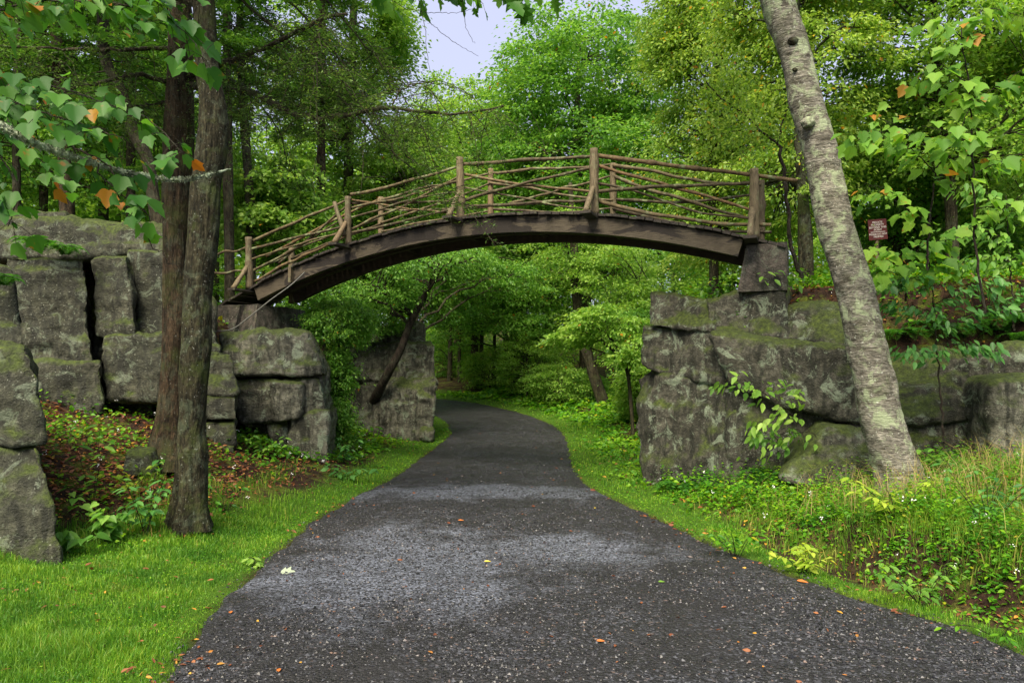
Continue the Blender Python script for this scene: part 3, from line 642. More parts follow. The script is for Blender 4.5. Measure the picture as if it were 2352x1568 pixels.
# wet steel cable sagging from the girder to the rocks
cp = [at(700, 625, 14.4), at(668, 655, 14.3), at(620, 690, 14.2), at(570, 730, 14.1), at(535, 755, 14.0), at(500, 760, 13.9), at(440, 758, 13.8)]
V, Fs = tube(resample(cp, 40), .014, 8); c_ = MB().add(V, Fs).build('cable', M['cable'], smooth=True)
tag(c_, 'grey cable sagging from the left bridge end down to the rocks', 'cable')

def wallblock(name, parent, c8, amp, mat, seed, res=.05):
    """rough slab from eight corners (bottom ring, top ring)"""
    c8 = np.array(c8); V = []; Fq = []; base = 0; mb = MB(); P = []
    fl = [(3, 2, 1, 0), (4, 5, 6, 7), (0, 1, 5, 4), (1, 2, 6, 5), (2, 3, 7, 6), (3, 0, 4, 7)]
    for f in fl:
        a, b, c, d = c8[list(f)]; na = max(3, int(np.linalg.norm(b-a)/res)); nb = max(3, int(np.linalg.norm(d-a)/res))
        u, v = np.meshgrid(np.linspace(0, 1, na+1), np.linspace(0, 1, nb+1), indexing='ij'); u = u.ravel()[:, None]; v = v.ravel()[:, None]
        P.append(a*(1-u)*(1-v)+b*u*(1-v)+c*u*v+d*(1-u)*v); i = (np.arange(na)[:, None]*(nb+1)+np.arange(nb)[None]).ravel()+base
        Fq.append(np.stack([i, i+nb+1, i+nb+2, i+1], 1)); base += (na+1)*(nb+1)
    P = np.concatenate(P); g = P*2.2+seed
    P = P+np.stack([fbm(g, 4, seed), fbm(g, 4, seed+1), fbm(g, 4, seed+2)], 1)*amp
    return mb.add(P, np.concatenate(Fq)).build(name, M[mat], parent, smooth=False)
def ring(s0_, s1_, w0, w1, z): return [BR(s1_, w0, z), BR(s0_, w0, z), BR(s0_, w1, z), BR(s1_, w1, z)]
ab = empty('abutment', BR(10.9, .5, 2.6), 'brown concrete abutment with rubble masonry under the left bridge end', 'abutment')
wallblock('concrete_block', ab, ring(10.05, 12.0, -.45, 1.6, 2.5)+ring(10.2, 12.0, -.12, 1.4, 3.52), .02, 'concrete', 3)
wallblock('concrete_pillar', ab, ring(10.55, 10.8, -.56, -.40, 2.5)+ring(10.58, 10.78, -.25, -.1, 3.5), .012, 'concrete', 4)
rngm = np.random.default_rng(8)
for r_ in range(5):                         # rubble stones of the wing wall, one by one
    q_ = 11.9+rngm.uniform(0, .1)
    while q_ < 13.6:
        wd = rngm.uniform(.28, .5); z0 = 2.35+r_*.24
        wallblock('masonry_stone', ab, ring(q_, q_+wd-.03, -.30+rngm.uniform(-.05, .05), .4, z0)+ring(q_+.02, q_+wd-.05, -.26, .4, z0+.215), .018, 'rock', 10+int(q_*7)+r_, .07); q_ += wd
ab = empty('abutment', BR(-.4, .5, 3.4), 'tapered grey concrete abutment under the right bridge end', 'abutment')
wallblock('concrete_block', ab, ring(-.50, .24, -.20, 1.4, 3.30)+ring(-.50, .12, -.06, 1.3, 4.07), .012, 'concrete', 6)

# ------------------------------------------------------------------ trees
def scatter_ell(rg, ells, n, shell=.45):
    wts = np.array([e[6] if len(e) > 6 else e[3]*e[4]*e[5] for e in ells], float); wts /= wts.sum()
    idx = rg.choice(len(ells), n, p=wts); E = np.array([e[:6] for e in ells])[idx]
    d = nrm(rg.normal(0, 1, (n, 3))); r = rg.uniform(shell**3, 1, n)**(1/3)
    return E[:, :3]+d*r[:, None]*E[:, 3:6]
def E(px, py, Y, rx, ry, rd, wt=None):
    c = at(px, py, Y); t = (c[0], c[1], c[2], rx*Y/F, rd, ry*Y/F); return t+((wt,) if wt else ())
def trunkpath(pts):            # [(px, py, Y, width px)] -> world path, radii
    return np.array([at(a, b, c) for a, b, c, _ in pts]), np.array([d*c/F/2 for _, _, c, d in pts])
def crown(rg, P, R, ells, nclump, nleaf, cr, ls, flat=.28, droop=.25, nprim=12, T=DIAMOND, shell=.45, twigr=.012, tilt=.45, lims=None):
    """skeleton from trunk path P,R into the ellipsoids, leaf sprays round the twig ends"""
    C = scatter_ell(rg, ells, nclump, shell); wood = MB(); lf = MB()
    C = C[C[:, 2] > lims] if lims is not None else C
    nclump = len(C); zt = P[:, 2]; top = zt.max()
    prim = C[rg.choice(nclump, min(nprim, nclump), replace=False)]; ptsl = [P[len(P)//3:]]; pr = [R[len(P)//3:]]
    for c in prim:
        d = np.hypot(*(c[:2]-P[:, :2].mean(0)))
        cost = np.abs(zt-np.clip(c[2]-.55*d, zt.min()+.25*(top-zt.min()), top)); i = int(cost.argmin()); a = P[i]; ln = np.linalg.norm(c-a)
        q = resample(np.array([a, a*.6+c*.4+np.array([0, 0, .10*ln])+rg.normal(0, .05*ln, 3), c]), 12)
        q[1:-1] += rg.normal(0, .018*ln, (10, 3)); r0 = min(R[i]*.6, .02+ln*.014); r = np.linspace(r0, twigr*1.2, 12)
        wood.add(*tube(q, r, 6, False)); ptsl.append(q[3:]); pr.append(r[3:])
    A = np.concatenate(ptsl); AR = np.concatenate(pr)
    for c in C:
        dd = np.linalg.norm(A-c, axis=1)+np.maximum(A[:, 2]-c[2], 0)*1.5; i = int(dd.argmin()); a = A[i]; ln = np.linalg.norm(c-a)
        if ln < .05: continue
        q = resample(np.array([a, (a+c)/2+np.array([0, 0, .08*ln])+rg.normal(0, .08*ln, 3), c]), 6)
        wood.add(*tube(q, np.linspace(min(AR[i]*.7, .012+ln*.012), twigr*.5, 6), 4, False))
    ci = rg.integers(0, nclump, nleaf); ctr = P[:, :2].mean(0)
    sz = rg.uniform(.55, 1.35, nclump)[ci]*cr
    o = rg.normal(0, .5, (nleaf, 3)); ou = C[ci]-np.r_[ctr, C[:, 2].mean()]; ou[:, 2] = 0; ou = nrm(ou)
    pos = o*sz[:, None]; along = np.sum(pos*ou, 1); pos[:, 2] *= flat; pos[:, 2] -= droop*np.sum(o[:, :2]**2, 1)*sz*.6+along*droop*.5
    Pp = C[ci]+pos
    D = nrm(pos*np.array([1, 1, .4])+ou*.3+rg.normal(0, .35, (nleaf, 3))); D[:, 2] -= droop*1.1
    N = np.array([0, 0, 1.])+rg.normal(0, tilt, (nleaf, 3))
    leaves(lf, T, Pp, D, N, ls*rg.uniform(.6, 1.3, nleaf))
    return wood, lf
def tree(name, label, cat, group, pts, ells, nclump, nleaf, cr, ls, leaf, bark='bark', seed=1, sides=10, **kw):
    rg = np.random.default_rng(seed); P, R = trunkpath(pts); base = P[np.argmin(P[:, 2])]
    Pt = resample(np.concatenate([P, R[:, None]], 1), 40); P2, R2_ = Pt[:, :3], np.maximum(Pt[:, 3], .008)
    if P2[0, 2] > P2[-1, 2]: P2, R2_ = P2[::-1], R2_[::-1]
    root = empty(name, base, label, cat, group)
    if ells:
        wood, lf = crown(rg, P2, R2_, ells, nclump, nleaf, cr, ls, **kw)
    else: wood, lf = MB(), None
    V, Fs = tube(P2, R2_*(1+.08*fbm(P2*1.3, 3, seed)), sides); wood.add(V, Fs)
    wood.build('trunk', M[bark], root, smooth=True)
    if lf: lf.build('crown', M[leaf], root)
    return root
def gz_at(x, y): return float(height(np.array([x]), np.array([y]))[0])
def foot(px, Y, wpx):     # trunk foot point sunk into the terrain at this column
    x = (px-CX)/F*Y; z = gz_at(x, Y)-.15; return (px, HY+(CH-z)*F/Y, Y, wpx)

def bigtrunk(pts, sides, n, mode, seed, flare=0.0):
    P, R = trunkpath(pts); R = R*.93; Q_ = resample(np.concatenate([P, R[:, None]], 1), n); P, R = Q_[:, :3], Q_[:, 3]
    t = np.linspace(0, 1, n)
    V, Fs = tube(P, R, sides); V = V.reshape(n, sides, 3); rad = V-P[:, None]
    a = np.linspace(0, 2*np.pi, sides, endpoint=False); g = np.stack(np.broadcast_arrays(P[:, None, 0]*0+np.cos(a)[None]*R[:, None], np.sin(a)[None]*R[:, None], V[..., 2]), -1).reshape(-1, 3)
    if mode == 'ridge': d = -np.abs(fbm(g*np.array([26, 26, 3.2]), 3, seed))*.085+fbm(g*np.array([4, 4, 1.2]), 3, seed+3)*.10+fbm(g*45, 2, seed+4)*.02
    elif mode == 'strip': d = -np.abs(fbm(g*np.array([22, 22, 1.3]), 3, seed))*.10+fbm(g*np.array([3, 3, .6]), 3, seed+3)*.13
    else: d = fbm(g*np.array([9, 9, 14]), 4, seed)*.022+fbm(g*np.array([3, 3, 1.5]), 3, seed+3)*.07+np.maximum(fbm(g*np.array([6, 6, 2.2]), 3, seed+9)-.25, 0)*.12
    fl = flare*np.exp(-(V[..., 2]-V[..., 2].min())/.28)*(1+.55*np.cos(a*5+seed)[None])
    V = P[:, None]+rad*(1+d.reshape(n, sides)+fl)[..., None]
    return V.reshape(-1, 3), Fs
def branch(wood, rg, pts, r0, r1, n=24, k=7, wob=.012):
    q = resample(np.array([at(*p) for p in pts]), n); L_ = np.linalg.norm(q[-1]-q[0]); q[1:] += rg.normal(0, wob, (n-1, 3))*min(L_, 1)
    wood.add(*tube(q, np.linspace(r0, r1, n)*(1+rg.normal(0, .07, n)), k)); return q

def needles(lf, rg, paths, n, L=.05, spread=.10, hang=.3, wd=1.0):
    """hemlock sprays: short flat needle slips along fine side twigs"""
    T = (np.array([(0, 0, 0), (.5, .10*wd, .02), (1, 0, 0), (.5, -.10*wd, .02)]), [np.array([[0, 3, 2, 1]])])
    seg = rg.integers(0, len(paths), n); t = rg.uniform(0, 1, n)
    P = np.array([p_[int(x*(len(p_)-1))] for p_, x in zip([paths[i] for i in seg], t)])
    P = P+rg.normal(0, spread, (n, 3))*np.array([1, 1, .35]); P[:, 2] -= np.abs(rg.normal(0, spread*hang, n))
    leaves(lf, T, P, rg.normal(0, 1, (n, 3))*np.array([1, 1, .3])+[0, 0, -.3*hang], np.array([0, 0, 1.])+rg.normal(0, .4, (n, 3)), L*rg.uniform(.6, 1.5, n))

# --- the two near trunks on the left
rg = np.random.default_rng(21)
oak_pts = [(434, 1215, 8, 92), (436, 1150, 8, 80), (440, 1050, 8, 73), (441, 977, 8, 67), (446, 850, 8, 72), (452, 780, 8, 68), (456, 640, 8, 67), (466, 547, 8, 71), (473, 429, 8, 68), (486, 351, 8, 72), (489, 254, 8, 64), (476, 156, 8, 54), (470, 39, 8, 54), (465, -120, 8.1, 50), (470, -420, 8.3, 44), (450, -900, 8.6, 30)]
oak = empty('tree', at(434, 1195, 8), 'near mossy grey trunk in the left grass, in front of the reddish one', 'tree', 'pair of trunks on the left bank')
V, Fs = bigtrunk(oak_pts, 84, 420, 'ridge', 3, .30); MB().add(V, Fs).build('trunk', M['bark_oak'], oak, smooth=True)
ced_pts = [(388, 1075, 10, 110), (390, 1000, 10, 84), (397, 930, 10, 68), (403, 780, 10, 62), (405, 640, 10, 62), (408, 429, 10, 64), (412, 234, 10, 66), (414, 39, 10, 54), (412, -150, 10, 50), (405, -600, 10.2, 40)]
ced = empty('tree', at(388, 1050, 10), 'reddish stringy-barked trunk just behind the near mossy trunk, bare lichened limbs', 'tree', 'pair of trunks on the left bank')
V, Fs = bigtrunk(ced_pts, 84, 420, 'strip', 13, .25); MB().add(V, Fs).build('trunk', M['bark_cedar'], ced, smooth=True)
# crown of the near tree hangs above the frame, edge of it dips in
wood, lf = crown(rg, *(lambda a: (a[:, :3], a[:, 3]))(resample(np.concatenate([np.array([at(*p[:3]) for p in oak_pts]), np.array([[.2]]*len(oak_pts))], 1)[9:], 30)), [E(420, -330, 8.2, 420, 250, 1.8), E(150, -150, 8.0, 200, 120, 1.5)], 150, 9000, .5, .10, T=SHARP, nprim=8)
wood.build('limb', M['bark'], oak); lf.build('crown', M['leaf_mid'], oak)
# limbs of the reddish tree reaching right over the pass, with thin hemlock-like sprays
bw = MB(); lf = MB(); sub = []
limbs = [([(430, 175, 10), (500, 152, 9.6), (560, 128, 9.2), (620, 108, 8.8), (680, 72, 8.5), (740, 48, 8.3), (795, 30, 8.2)], .05, .018),
         ([(430, 195, 10), (520, 206, 9.7), (590, 215, 9.4), (650, 250, 9.1), (740, 268, 8.8), (820, 262, 8.6), (900, 248, 8.4), (990, 258, 8.3), (1080, 262, 8.2), (1160, 245, 8.1)], .062, .010),
         ([(430, 180, 10), (520, 182, 9.8), (560, 205, 9.6), (650, 240, 9.4)], .045, .02),
         ([(520, -40, 9.5), (590, 30, 9.2), (680, 110, 9.0), (760, 200, 8.8), (850, 300, 8.7), (960, 400, 8.6), (1020, 470, 8.5)], .022, .005),
         ([(600, -60, 9.6), (700, 40, 9.3), (790, 150, 9.1), (860, 260, 9.0), (900, 330, 8.9)], .02, .005),
         ([(700, -60, 9.8), (800, 60, 9.5), (900, 180, 9.4), (960, 290, 9.3)], .018, .005),
         ([(410, 200, 10), (330, 175, 9.8), (250, 185, 9.6), (130, 215, 9.4)], .04, .012), ([(410, 110, 10), (280, 115, 9.8), (150, 112, 9.6), (0, 108, 9.4)], .035, .012),
         ([(410, 230, 10), (350, 240, 9.9), (290, 245, 9.8)], .02, .008), ([(500, 205, 9.8), (580, 225, 10.5), (640, 300, 11), (660, 380, 11.3)], .02, .006),
         ([(900, 248, 8.4), (930, 200, 8.3), (1000, 190, 8.2)], .012, .004), ([(740, 48, 8.3), (720, 110, 8.2), (760, 190, 8.1)], .01, .004)]
pl_ = []
for pts, a, b in limbs: pl_.append(branch(bw, rg, pts, a, b))
tw = []
for q in pl_:
    L_ = np.linalg.norm(q[-1]-q[0])
    for _ in range(int(9+L_*7)):
        a = q[rg.integers(4, len(q))]; ln = rg.uniform(.25, .95); d = nrm(rg.normal(0, 1, 3)*np.array([1, .6, .35])+np.array([.25, -.1, -.35]))
        t_ = resample(np.array([a, a+d*ln*.5, a+d*ln+np.array([0, 0, -.35*ln])]), 8)+rg.normal(0, .012, (8, 3)); bw.add(*tube(t_, np.linspace(.006, .0025, 8), 4)); tw.append(t_)
        for __ in range(3):
            a2 = t_[rg.integers(2, 8)]; d2 = nrm(rg.normal(0, 1, 3)*np.array([1, .7, .4])+np.array([.1, 0, -.5])); t2 = resample(np.array([a2, a2+d2*rg.uniform(.12, .45)]), 5)+rg.normal(0, .008, (5, 3))
            bw.add(*tube(t2, np.linspace(.0035, .0018, 5), 3)); tw.append(t2)
bw.build('limb', M['bark'], ced)
needles(lf, rg, tw, 24000, .05, .045, .5, 1.3); lf.build('crown', M['needle_dead'], ced)

# --- the leaning birch on the right
bp = [(2072, 1160, 8.4, 128), (2064, 1093, 8.4, 114), (2040, 1012, 8.4, 98), (2014, 912, 8.4, 95), (1990, 792, 8.4, 88), (1964, 671, 8.4, 83), (1929, 551, 8.4, 80), (1910, 481, 8.4, 80), (1887, 361, 8.4, 77), (1853, 240, 8.4, 77), (1825, 120, 8.4, 70), (1790, 20, 8.4, 78), (1765, -60, 8.4, 72), (1715, -240, 8.5, 60), (1660, -520, 8.6, 46), (1600, -900, 8.8, 28)]
birch = empty('birch_tree', at(2060, 1115, 8.4), 'large leaning silver-grey trunk patched with pale lichen, in front of the right outcrop', 'tree')
V, Fs = bigtrunk(bp, 96, 520, 'birch', 31, .10); MB().add(V, Fs).build('trunk', M['bark_birch'], birch, smooth=True)
def knot(p, r, seed_):
    u, v = np.meshgrid(np.linspace(0, 2*np.pi, 25)[:-1], np.linspace(0.05, np.pi/1.15, 14), indexing='ij'); V = np.stack([np.cos(u)*np.sin(v), -np.cos(v)*.75, np.sin(u)*np.sin(v)*.8], -1).reshape(-1, 3)
    V = V*(1+.22*fbm(V*2.2, 3, seed_))[:, None]*r+p; i = (np.arange(24)[:, None]*14+np.arange(13)[None]).ravel(); j = ((np.arange(24)+1)%24*14)[:, None]+np.arange(13)[None]; j = j.ravel()
    return MB().add(V, np.stack([i, i+1, j+1, j], 1))
knot(at(1856, 282, 8.22), .085, 3).build('burl', M['bark_birch'], birch, smooth=True)
knot(at(1822, 95, 8.24), .06, 5).build('burl', M['bark_oak'], birch, smooth=True)
knot(at(1826, 160, 8.25), .03, 6).build('burl', M['bark_oak'], birch, smooth=True)
BPp = resample(np.array([at(*p[:3]) for p in bp[11:]]), 20)
wood, lf = crown(rg, BPp, np.full(20, .15), [E(1640, -420, 8.6, 420, 260, 2.0), E(2000, -260, 8.6, 260, 120, 1.6)], 150, 11000, .45, .085, nprim=9, T=OVAL)
wood.build('limb', M['bark'], birch); lf.build('crown', M['leaf_birch'], birch)

# --- dark crooked and straight trunks of the left wood
hem = [('crooked dark trunk leaning behind the left cliff, left of the reddish trunk', [foot(372, 14, 34), (367, 547, 14, 31), (352, 449, 14, 31), (340, 371, 14, 30), (312, 312, 14, 30), (289, 242, 14, 28), (273, 195, 14, 26), (242, 137, 14, 26), (236, 39, 14, 25), (230, -200, 14, 22), (225, -700, 14, 12)], [E(230, 60, 14, 200, 250, 2.6), E(200, -300, 14, 220, 240, 3)], 4000),
       ('straight scaly pine trunk above the flat boulder on the left cliff', [foot(156, 15, 36), (154, 480, 15, 34), (146, 340, 15, 30), (138, 180, 15, 29), (128, 30, 15, 28), (122, -250, 15, 24), (120, -800, 15, 12)], [E(110, 120, 15.5, 260, 170, 3), E(110, -350, 15, 200, 300, 3)], 4000),
       ('thin dark trunk at the far left edge of the wood', [foot(40, 16, 20), (38, 300, 16, 17), (44, 0, 16, 16), (50, -500, 16, 9)], [E(0, 220, 17, 160, 200, 3), E(20, -200, 17, 160, 240, 3)], 3500),
       ('slim straight trunk directly behind the railing at its left end', [foot(528, 17, 26), (526, 520, 17, 24), (523, 380, 17, 24), (521, 100, 17, 20), (520, -500, 17, 10)], [E(520, 120, 17.5, 120, 200, 2.5), E(500, -250, 17, 150, 220, 3)], 3500),
       ('lichen-flecked slim trunk right of the near pair, behind the railing', [foot(577, 18, 24), (575, 500, 18, 23), (566, 350, 18, 22), (556, 180, 18, 20), (550, 0, 18, 18), (545, -500, 18, 9)], [E(600, 160, 18.5, 130, 190, 2.5), E(560, -250, 18, 150, 220, 3)], 4000),
       ('reddish straight trunk seen above the railing left of centre', [foot(737, 21, 24), (737, 480, 21, 22), (738, 330, 21, 21), (740, 120, 21, 18), (742, -300, 21, 10)], [E(740, 200, 21, 150, 170, 3), E(740, -120, 21, 140, 160, 3)], 5000),
       ('dark trunk hidden in leaves between the reddish trunk and the crooked one', [foot(300, 19, 22), (300, 300, 19, 20), (296, -100, 19, 16), (290, -600, 19, 8)], [E(320, 150, 19.5, 180, 200, 3), E(300, -250, 19, 200, 200, 3)], 4000)]
for i, (lab, pts, ells, nn) in enumerate(hem):
    rg = np.random.default_rng(100+i); P, R = trunkpath(pts); q = resample(np.concatenate([P, R[:, None]], 1), 60); root = empty('hemlock_tree', P[0], lab, 'tree', 'dark conifers on the left plateau')
    V, Fs = bigtrunk(pts, 28, 160, 'ridge', 40+i, .1); wood = MB().add(V, Fs); lf = MB(); br = []
    C = scatter_ell(rg, ells, 95, .3)
    for c in C:
        k = int(np.abs(q[:, 2]-(c[2]+.25)).argmin()); a = q[k, :3]; ln = np.linalg.norm(c-a); dr = nrm(c-a)
        t_ = resample(np.array([a, (a+c)/2+np.array([0, 0, .1*ln]), c+np.array([0, 0, -.12*ln])]), 12)+rg.normal(0, .02, (12, 3)); wood.add(*tube(t_, np.linspace(.012+.006*ln, .004, 12), 4, False))
        sd2 = nrm(np.cross(dr, [0, 0, 1.]))
        for m in range(9):
            b0 = t_[3+m]; L2 = (.25+.5*rg.random())*(1-.06*m)
            for sg in (-1, 1):
                p2 = resample(np.array([b0, b0+(sd2*sg*.8+dr*.6)*L2+np.array([0, 0, -.12*L2])]), 5); br.append(p2)
    wood.build('trunk', M['bark_cedar' if i in (5, 1) else 'bark'], root, smooth=True)
    needles(lf, rg, br, nn*7, .11, .07, .4, 1.5); lf.build('crown', M['needle'], root)

# --- broadleaf trees
BG = 'broadleaf trees beyond the bridge'
tree('maple_tree', 'tall round-topped maple rising in the centre above the bridge railing', 'tree', BG,
     [foot(1345, 33, 30), (1345, 700, 33, 28), (1335, 480, 33, 24), (1325, 300, 33, 16), (1330, 120, 33, 8), (1330, 30, 33, 4)],
     [E(1340, 190, 33, 185, 170, 4.5, 5), E(1330, 420, 33, 270, 170, 5, 6), E(1240, 260, 32.5, 120, 170, 4, 2), E(1470, 330, 33, 150, 140, 4, 2), E(1340, 600, 33, 300, 90, 5, 3)], 560, 80000, 1.0, .19, 'leaf_mid', seed=1, nprim=26)
tree('maple_tree', 'yellow-green tree top between the sky gap and the tall central maple', 'tree', BG,
     [foot(1090, 38, 20), (1090, 500, 38, 16), (1080, 250, 38, 7)], [E(1080, 330, 38, 120, 150, 4), E(1160, 400, 37, 110, 130, 4), E(1080, 560, 38, 180, 130, 4), E(1000, 300, 39, 60, 120, 3), E(1230, 520, 36, 120, 130, 4)], 400, 52000, .95, .20, 'leaf_bright', seed=2)
tree('maple_tree', 'leafy tree whose drooping sprays fill the sky left of the gap', 'tree', BG,
     [foot(800, 25, 26), (800, 400, 25, 22), (810, 100, 25, 18), (820, -300, 25, 9)], [E(790, 60, 25, 150, 210, 3.2), E(860, 140, 24.5, 62, 125, 2.2), E(720, 250, 25, 120, 150, 3), E(780, -240, 25, 190, 170, 3), E(905, 60, 24, 28, 70, 1.5, 7)], 380, 52000, .66, .135, 'leaf_bright', seed=3)
tree('maple_tree', 'pale green tree behind the railing, left of centre', 'tree', BG,
     [foot(900, 25.5, 20), (910, 500, 25.5, 16), (930, 330, 25.5, 8)], [E(920, 430, 26, 170, 120, 3), E(840, 560, 26, 160, 130, 3), E(1010, 520, 27, 150, 110, 3), E(960, 360, 27, 90, 80, 3)], 350, 44000, .8, .16, 'leaf_bright', seed=4)
tree('tree', 'yellow-green birch crown filling the sky right of the central maple', 'tree', BG,
     [foot(1640, 19, 24), (1640, 400, 19, 20), (1645, 100, 19, 15), (1650, -400, 19, 8)], [E(1640, 130, 19, 165, 190, 2.4), E(1720, 330, 18.5, 140, 160, 2.2), E(1600, 360, 19, 120, 130, 2.2), E(1660, -200, 19, 210, 170, 3), E(1560, 60, 19, 70, 100, 2, 9), E(1640, 520, 19, 170, 90, 2.2)], 480, 74000, .56, .105, 'leaf_birch', seed=5, flat=.4, droop=.5)
tree('tree', 'slender green tree behind the upper part of the leaning birch', 'tree', BG,
     [foot(1852, 14, 36), (1850, 560, 14, 32), (1842, 420, 14, 24), (1836, 330, 14, 22), (1830, 100, 14, 16), (1830, -300, 14, 8)], [E(1880, 160, 14.5, 150, 180, 1.6), E(1800, 420, 15, 150, 130, 1.6), E(1930, -120, 14.5, 200, 150, 2), E(1760, 0, 15, 160, 120, 1.6)], 330, 42000, .46, .095, 'leaf_birch', seed=6, droop=.5, bark='bark_oak')
tree('maple_tree', 'green maple overhanging the upper right of the wood', 'tree', BG,
     [foot(2190, 15, 30), (2180, 400, 15, 24), (2150, 100, 15, 16), (2130, -300, 15, 8)], [E(2130, 120, 15, 220, 150, 2.2), E(2300, 300, 15, 170, 200, 2.2), E(2050, 330, 15.5, 130, 130, 1.8), E(2200, -180, 15, 300, 160, 2.6), E(2400, 0, 15, 120, 260, 2)], 520, 64000, .55, .115, 'leaf_bright', seed=7)
tree('maple_tree', 'mid-green tree behind the private-property sign', 'tree', BG,
     [foot(2060, 18, 20), (2062, 480, 18, 17), (2070, 250, 18, 10)], [E(2040, 430, 18, 150, 120, 2.2), E(2150, 520, 18, 150, 110, 2.2), E(1960, 330, 18, 110, 120, 2), E(2300, 520, 18.5, 140, 120, 2)], 340, 38000, .55, .125, 'leaf_mid', seed=8)
tree('tree', 'leafy tree filling the upper left corner behind the conifers', 'tree', BG,
     [foot(100, 22, 20), (100, 300, 22, 18), (100, -400, 22, 8)], [E(60, 350, 22, 190, 130, 3), E(260, 320, 21, 150, 140, 3), E(450, 380, 21, 120, 150, 3), E(150, 60, 23, 260, 160, 3)], 400, 40000, .65, .15, 'leaf_mid', seed=9)
tree('tree', 'bright understorey tree showing through behind the left end of the railing', 'tree', BG,
     [foot(640, 19.5, 14), (640, 520, 19.5, 12), (645, 420, 19.5, 7)], [E(640, 520, 19.5, 130, 90, 2), E(560, 470, 19.5, 90, 80, 2), E(680, 440, 19.5, 90, 70, 2)], 160, 16000, .5, .12, 'leaf_bright', seed=10, T=SHARP)
# under the arch
tree('tree', 'leaning dark trunk at the right road edge beyond the bridge, pale green crown', 'tree', BG,
     [foot(1414, 26.8, 36), (1409, 975, 26.8, 32), (1378, 903, 26.8, 28), (1347, 805, 26.8, 25), (1331, 739, 26.8, 24), (1323, 649, 26.8, 22), (1318, 560, 26.8, 18), (1310, 420, 26.8, 9)],
     [E(1400, 620, 25.5, 110, 70, 2.2), E(1300, 560, 26.8, 130, 80, 2.4), E(1450, 720, 25, 60, 70, 1.6, 8)], 190, 20000, .6, .12, 'leaf_bright', seed=11)
tree('tree', 'broad dark green tree layered over the bend of the road under the arch', 'tree', BG,
     [foot(1190, 36, 22), (1190, 820, 36, 20), (1195, 650, 36, 14)], [E(1150, 690, 34, 190, 70, 4, 5), E(1230, 750, 33, 120, 45, 3, 3), E(1060, 740, 35, 90, 60, 3, 2), E(1210, 610, 35, 200, 60, 4, 3)], 300, 26000, .8, .15, 'leaf_mid', seed=12, flat=.16, nprim=20)
tree('tree', 'pale green tree hanging its twigs just below the crown of the arch', 'tree', BG,
     [foot(930, 23.5, 14), (950, 750, 23.8, 12), (1010, 600, 24.5, 8)], [E(1090, 620, 26, 130, 50, 2.2), E(990, 680, 26, 90, 60, 2), E(1180, 640, 25.5, 80, 45, 1.8), E(900, 640, 27, 90, 60, 2)], 230, 26000, .5, .11, 'leaf_mid', seed=13, droop=.5)
tree('tree', 'small black-barked tree leaning right out of the roadside cliff', 'tree', None,
     [(852, 935, 20.3, 26), (866, 905, 19.6, 22), (894, 852, 19.1, 20), (921, 801, 19.0, 18), (941, 746, 19.0, 17), (964, 700, 19.0, 15), (991, 649, 19, 8), (1010, 600, 19, 5)], [E(960, 610, 19, 100, 50, 1.4), E(880, 660, 19, 90, 50, 1.4), E(1050, 590, 19, 70, 35, 1.2)], 150, 13000, .38, .085, 'leaf_mid', seed=14, bark='twig', droop=.5)
tree('sapling', 'bright yellow-green sapling beside the left flank of the right outcrop', 'tree', None,
     [foot(1455, 19.5, 9), (1440, 850, 19.5, 8), (1400, 770, 19.5, 5)], [E(1390, 735, 19.5, 80, 34, 1.1), E(1320, 775, 20, 60, 26, 1.), E(1440, 800, 19, 45, 40, .8)], 130, 9500, .34, .11, 'leaf_bright', seed=15, flat=.2)
SH = 'shrubs under the trees at the bend'
for i, (px, py, Y, rx, ry, leaf, lab) in enumerate([
    (1125, 850, 35, 62, 52, 'leaf_bright', 'blue-green shrub at the bend of the road, near the dark trunks'), (1210, 830, 31.5, 75, 72, 'leaf_bright', 'pale blue-green bush right of the bend, in the middle of the arch'),
    (1285, 880, 28.5, 80, 48, 'leaf_bright', 'yellow-green bush spilling over the right verge beyond the bridge'), (1345, 905, 28.8, 55, 48, 'leaf_mid', 'green bush just behind the foot of the leaning trunk'),
    (1468, 900, 22, 34, 75, 'leaf_bright', 'bright bush against the left flank of the right outcrop'), (1455, 790, 23, 45, 80, 'leaf_mid', 'tall green shrub leaning against the outcrop under the arch'),
    (1030, 800, 42, 60, 70, 'leaf_mid', 'dark shrub beside the roadside cliff at the bend')]):
    tree('shrub', lab, 'shrub', SH, [foot(px, Y, 6), (px, py, Y, 4)], [E(px, py, Y, rx, ry, rx*Y/F*1.2)], 120, 11000, .4, .10, leaf, seed=30+i, nprim=8)
for i, (px, Y, lab) in enumerate([(1033, 39, 'leftmost'), (1056, 38, 'second from the left'), (1082, 41, 'third from the left'), (1108, 39, 'fourth from the left'), (1135, 40, 'fifth from the left'), (1160, 38, 'rightmost')]):
    rg = np.random.default_rng(i+300); x = px+rg.uniform(-4, 4)
    tree('tree', 'shaded straight trunk at the bend, %s of six' % lab, 'tree', 'dark trunks at the bend', [foot(px, Y, 13-i % 3*2), (x, 800, Y, 10-i % 3*2), (x+3, 600, Y, 8), (x, 300, Y, 4)],
         [E(px, 650, Y+2, 70, 110, 3)], 60, 4500, .9, .2, 'leaf_mid', seed=50+i, nprim=6)
SHL = 'green shrubs on and beside the left rocks'
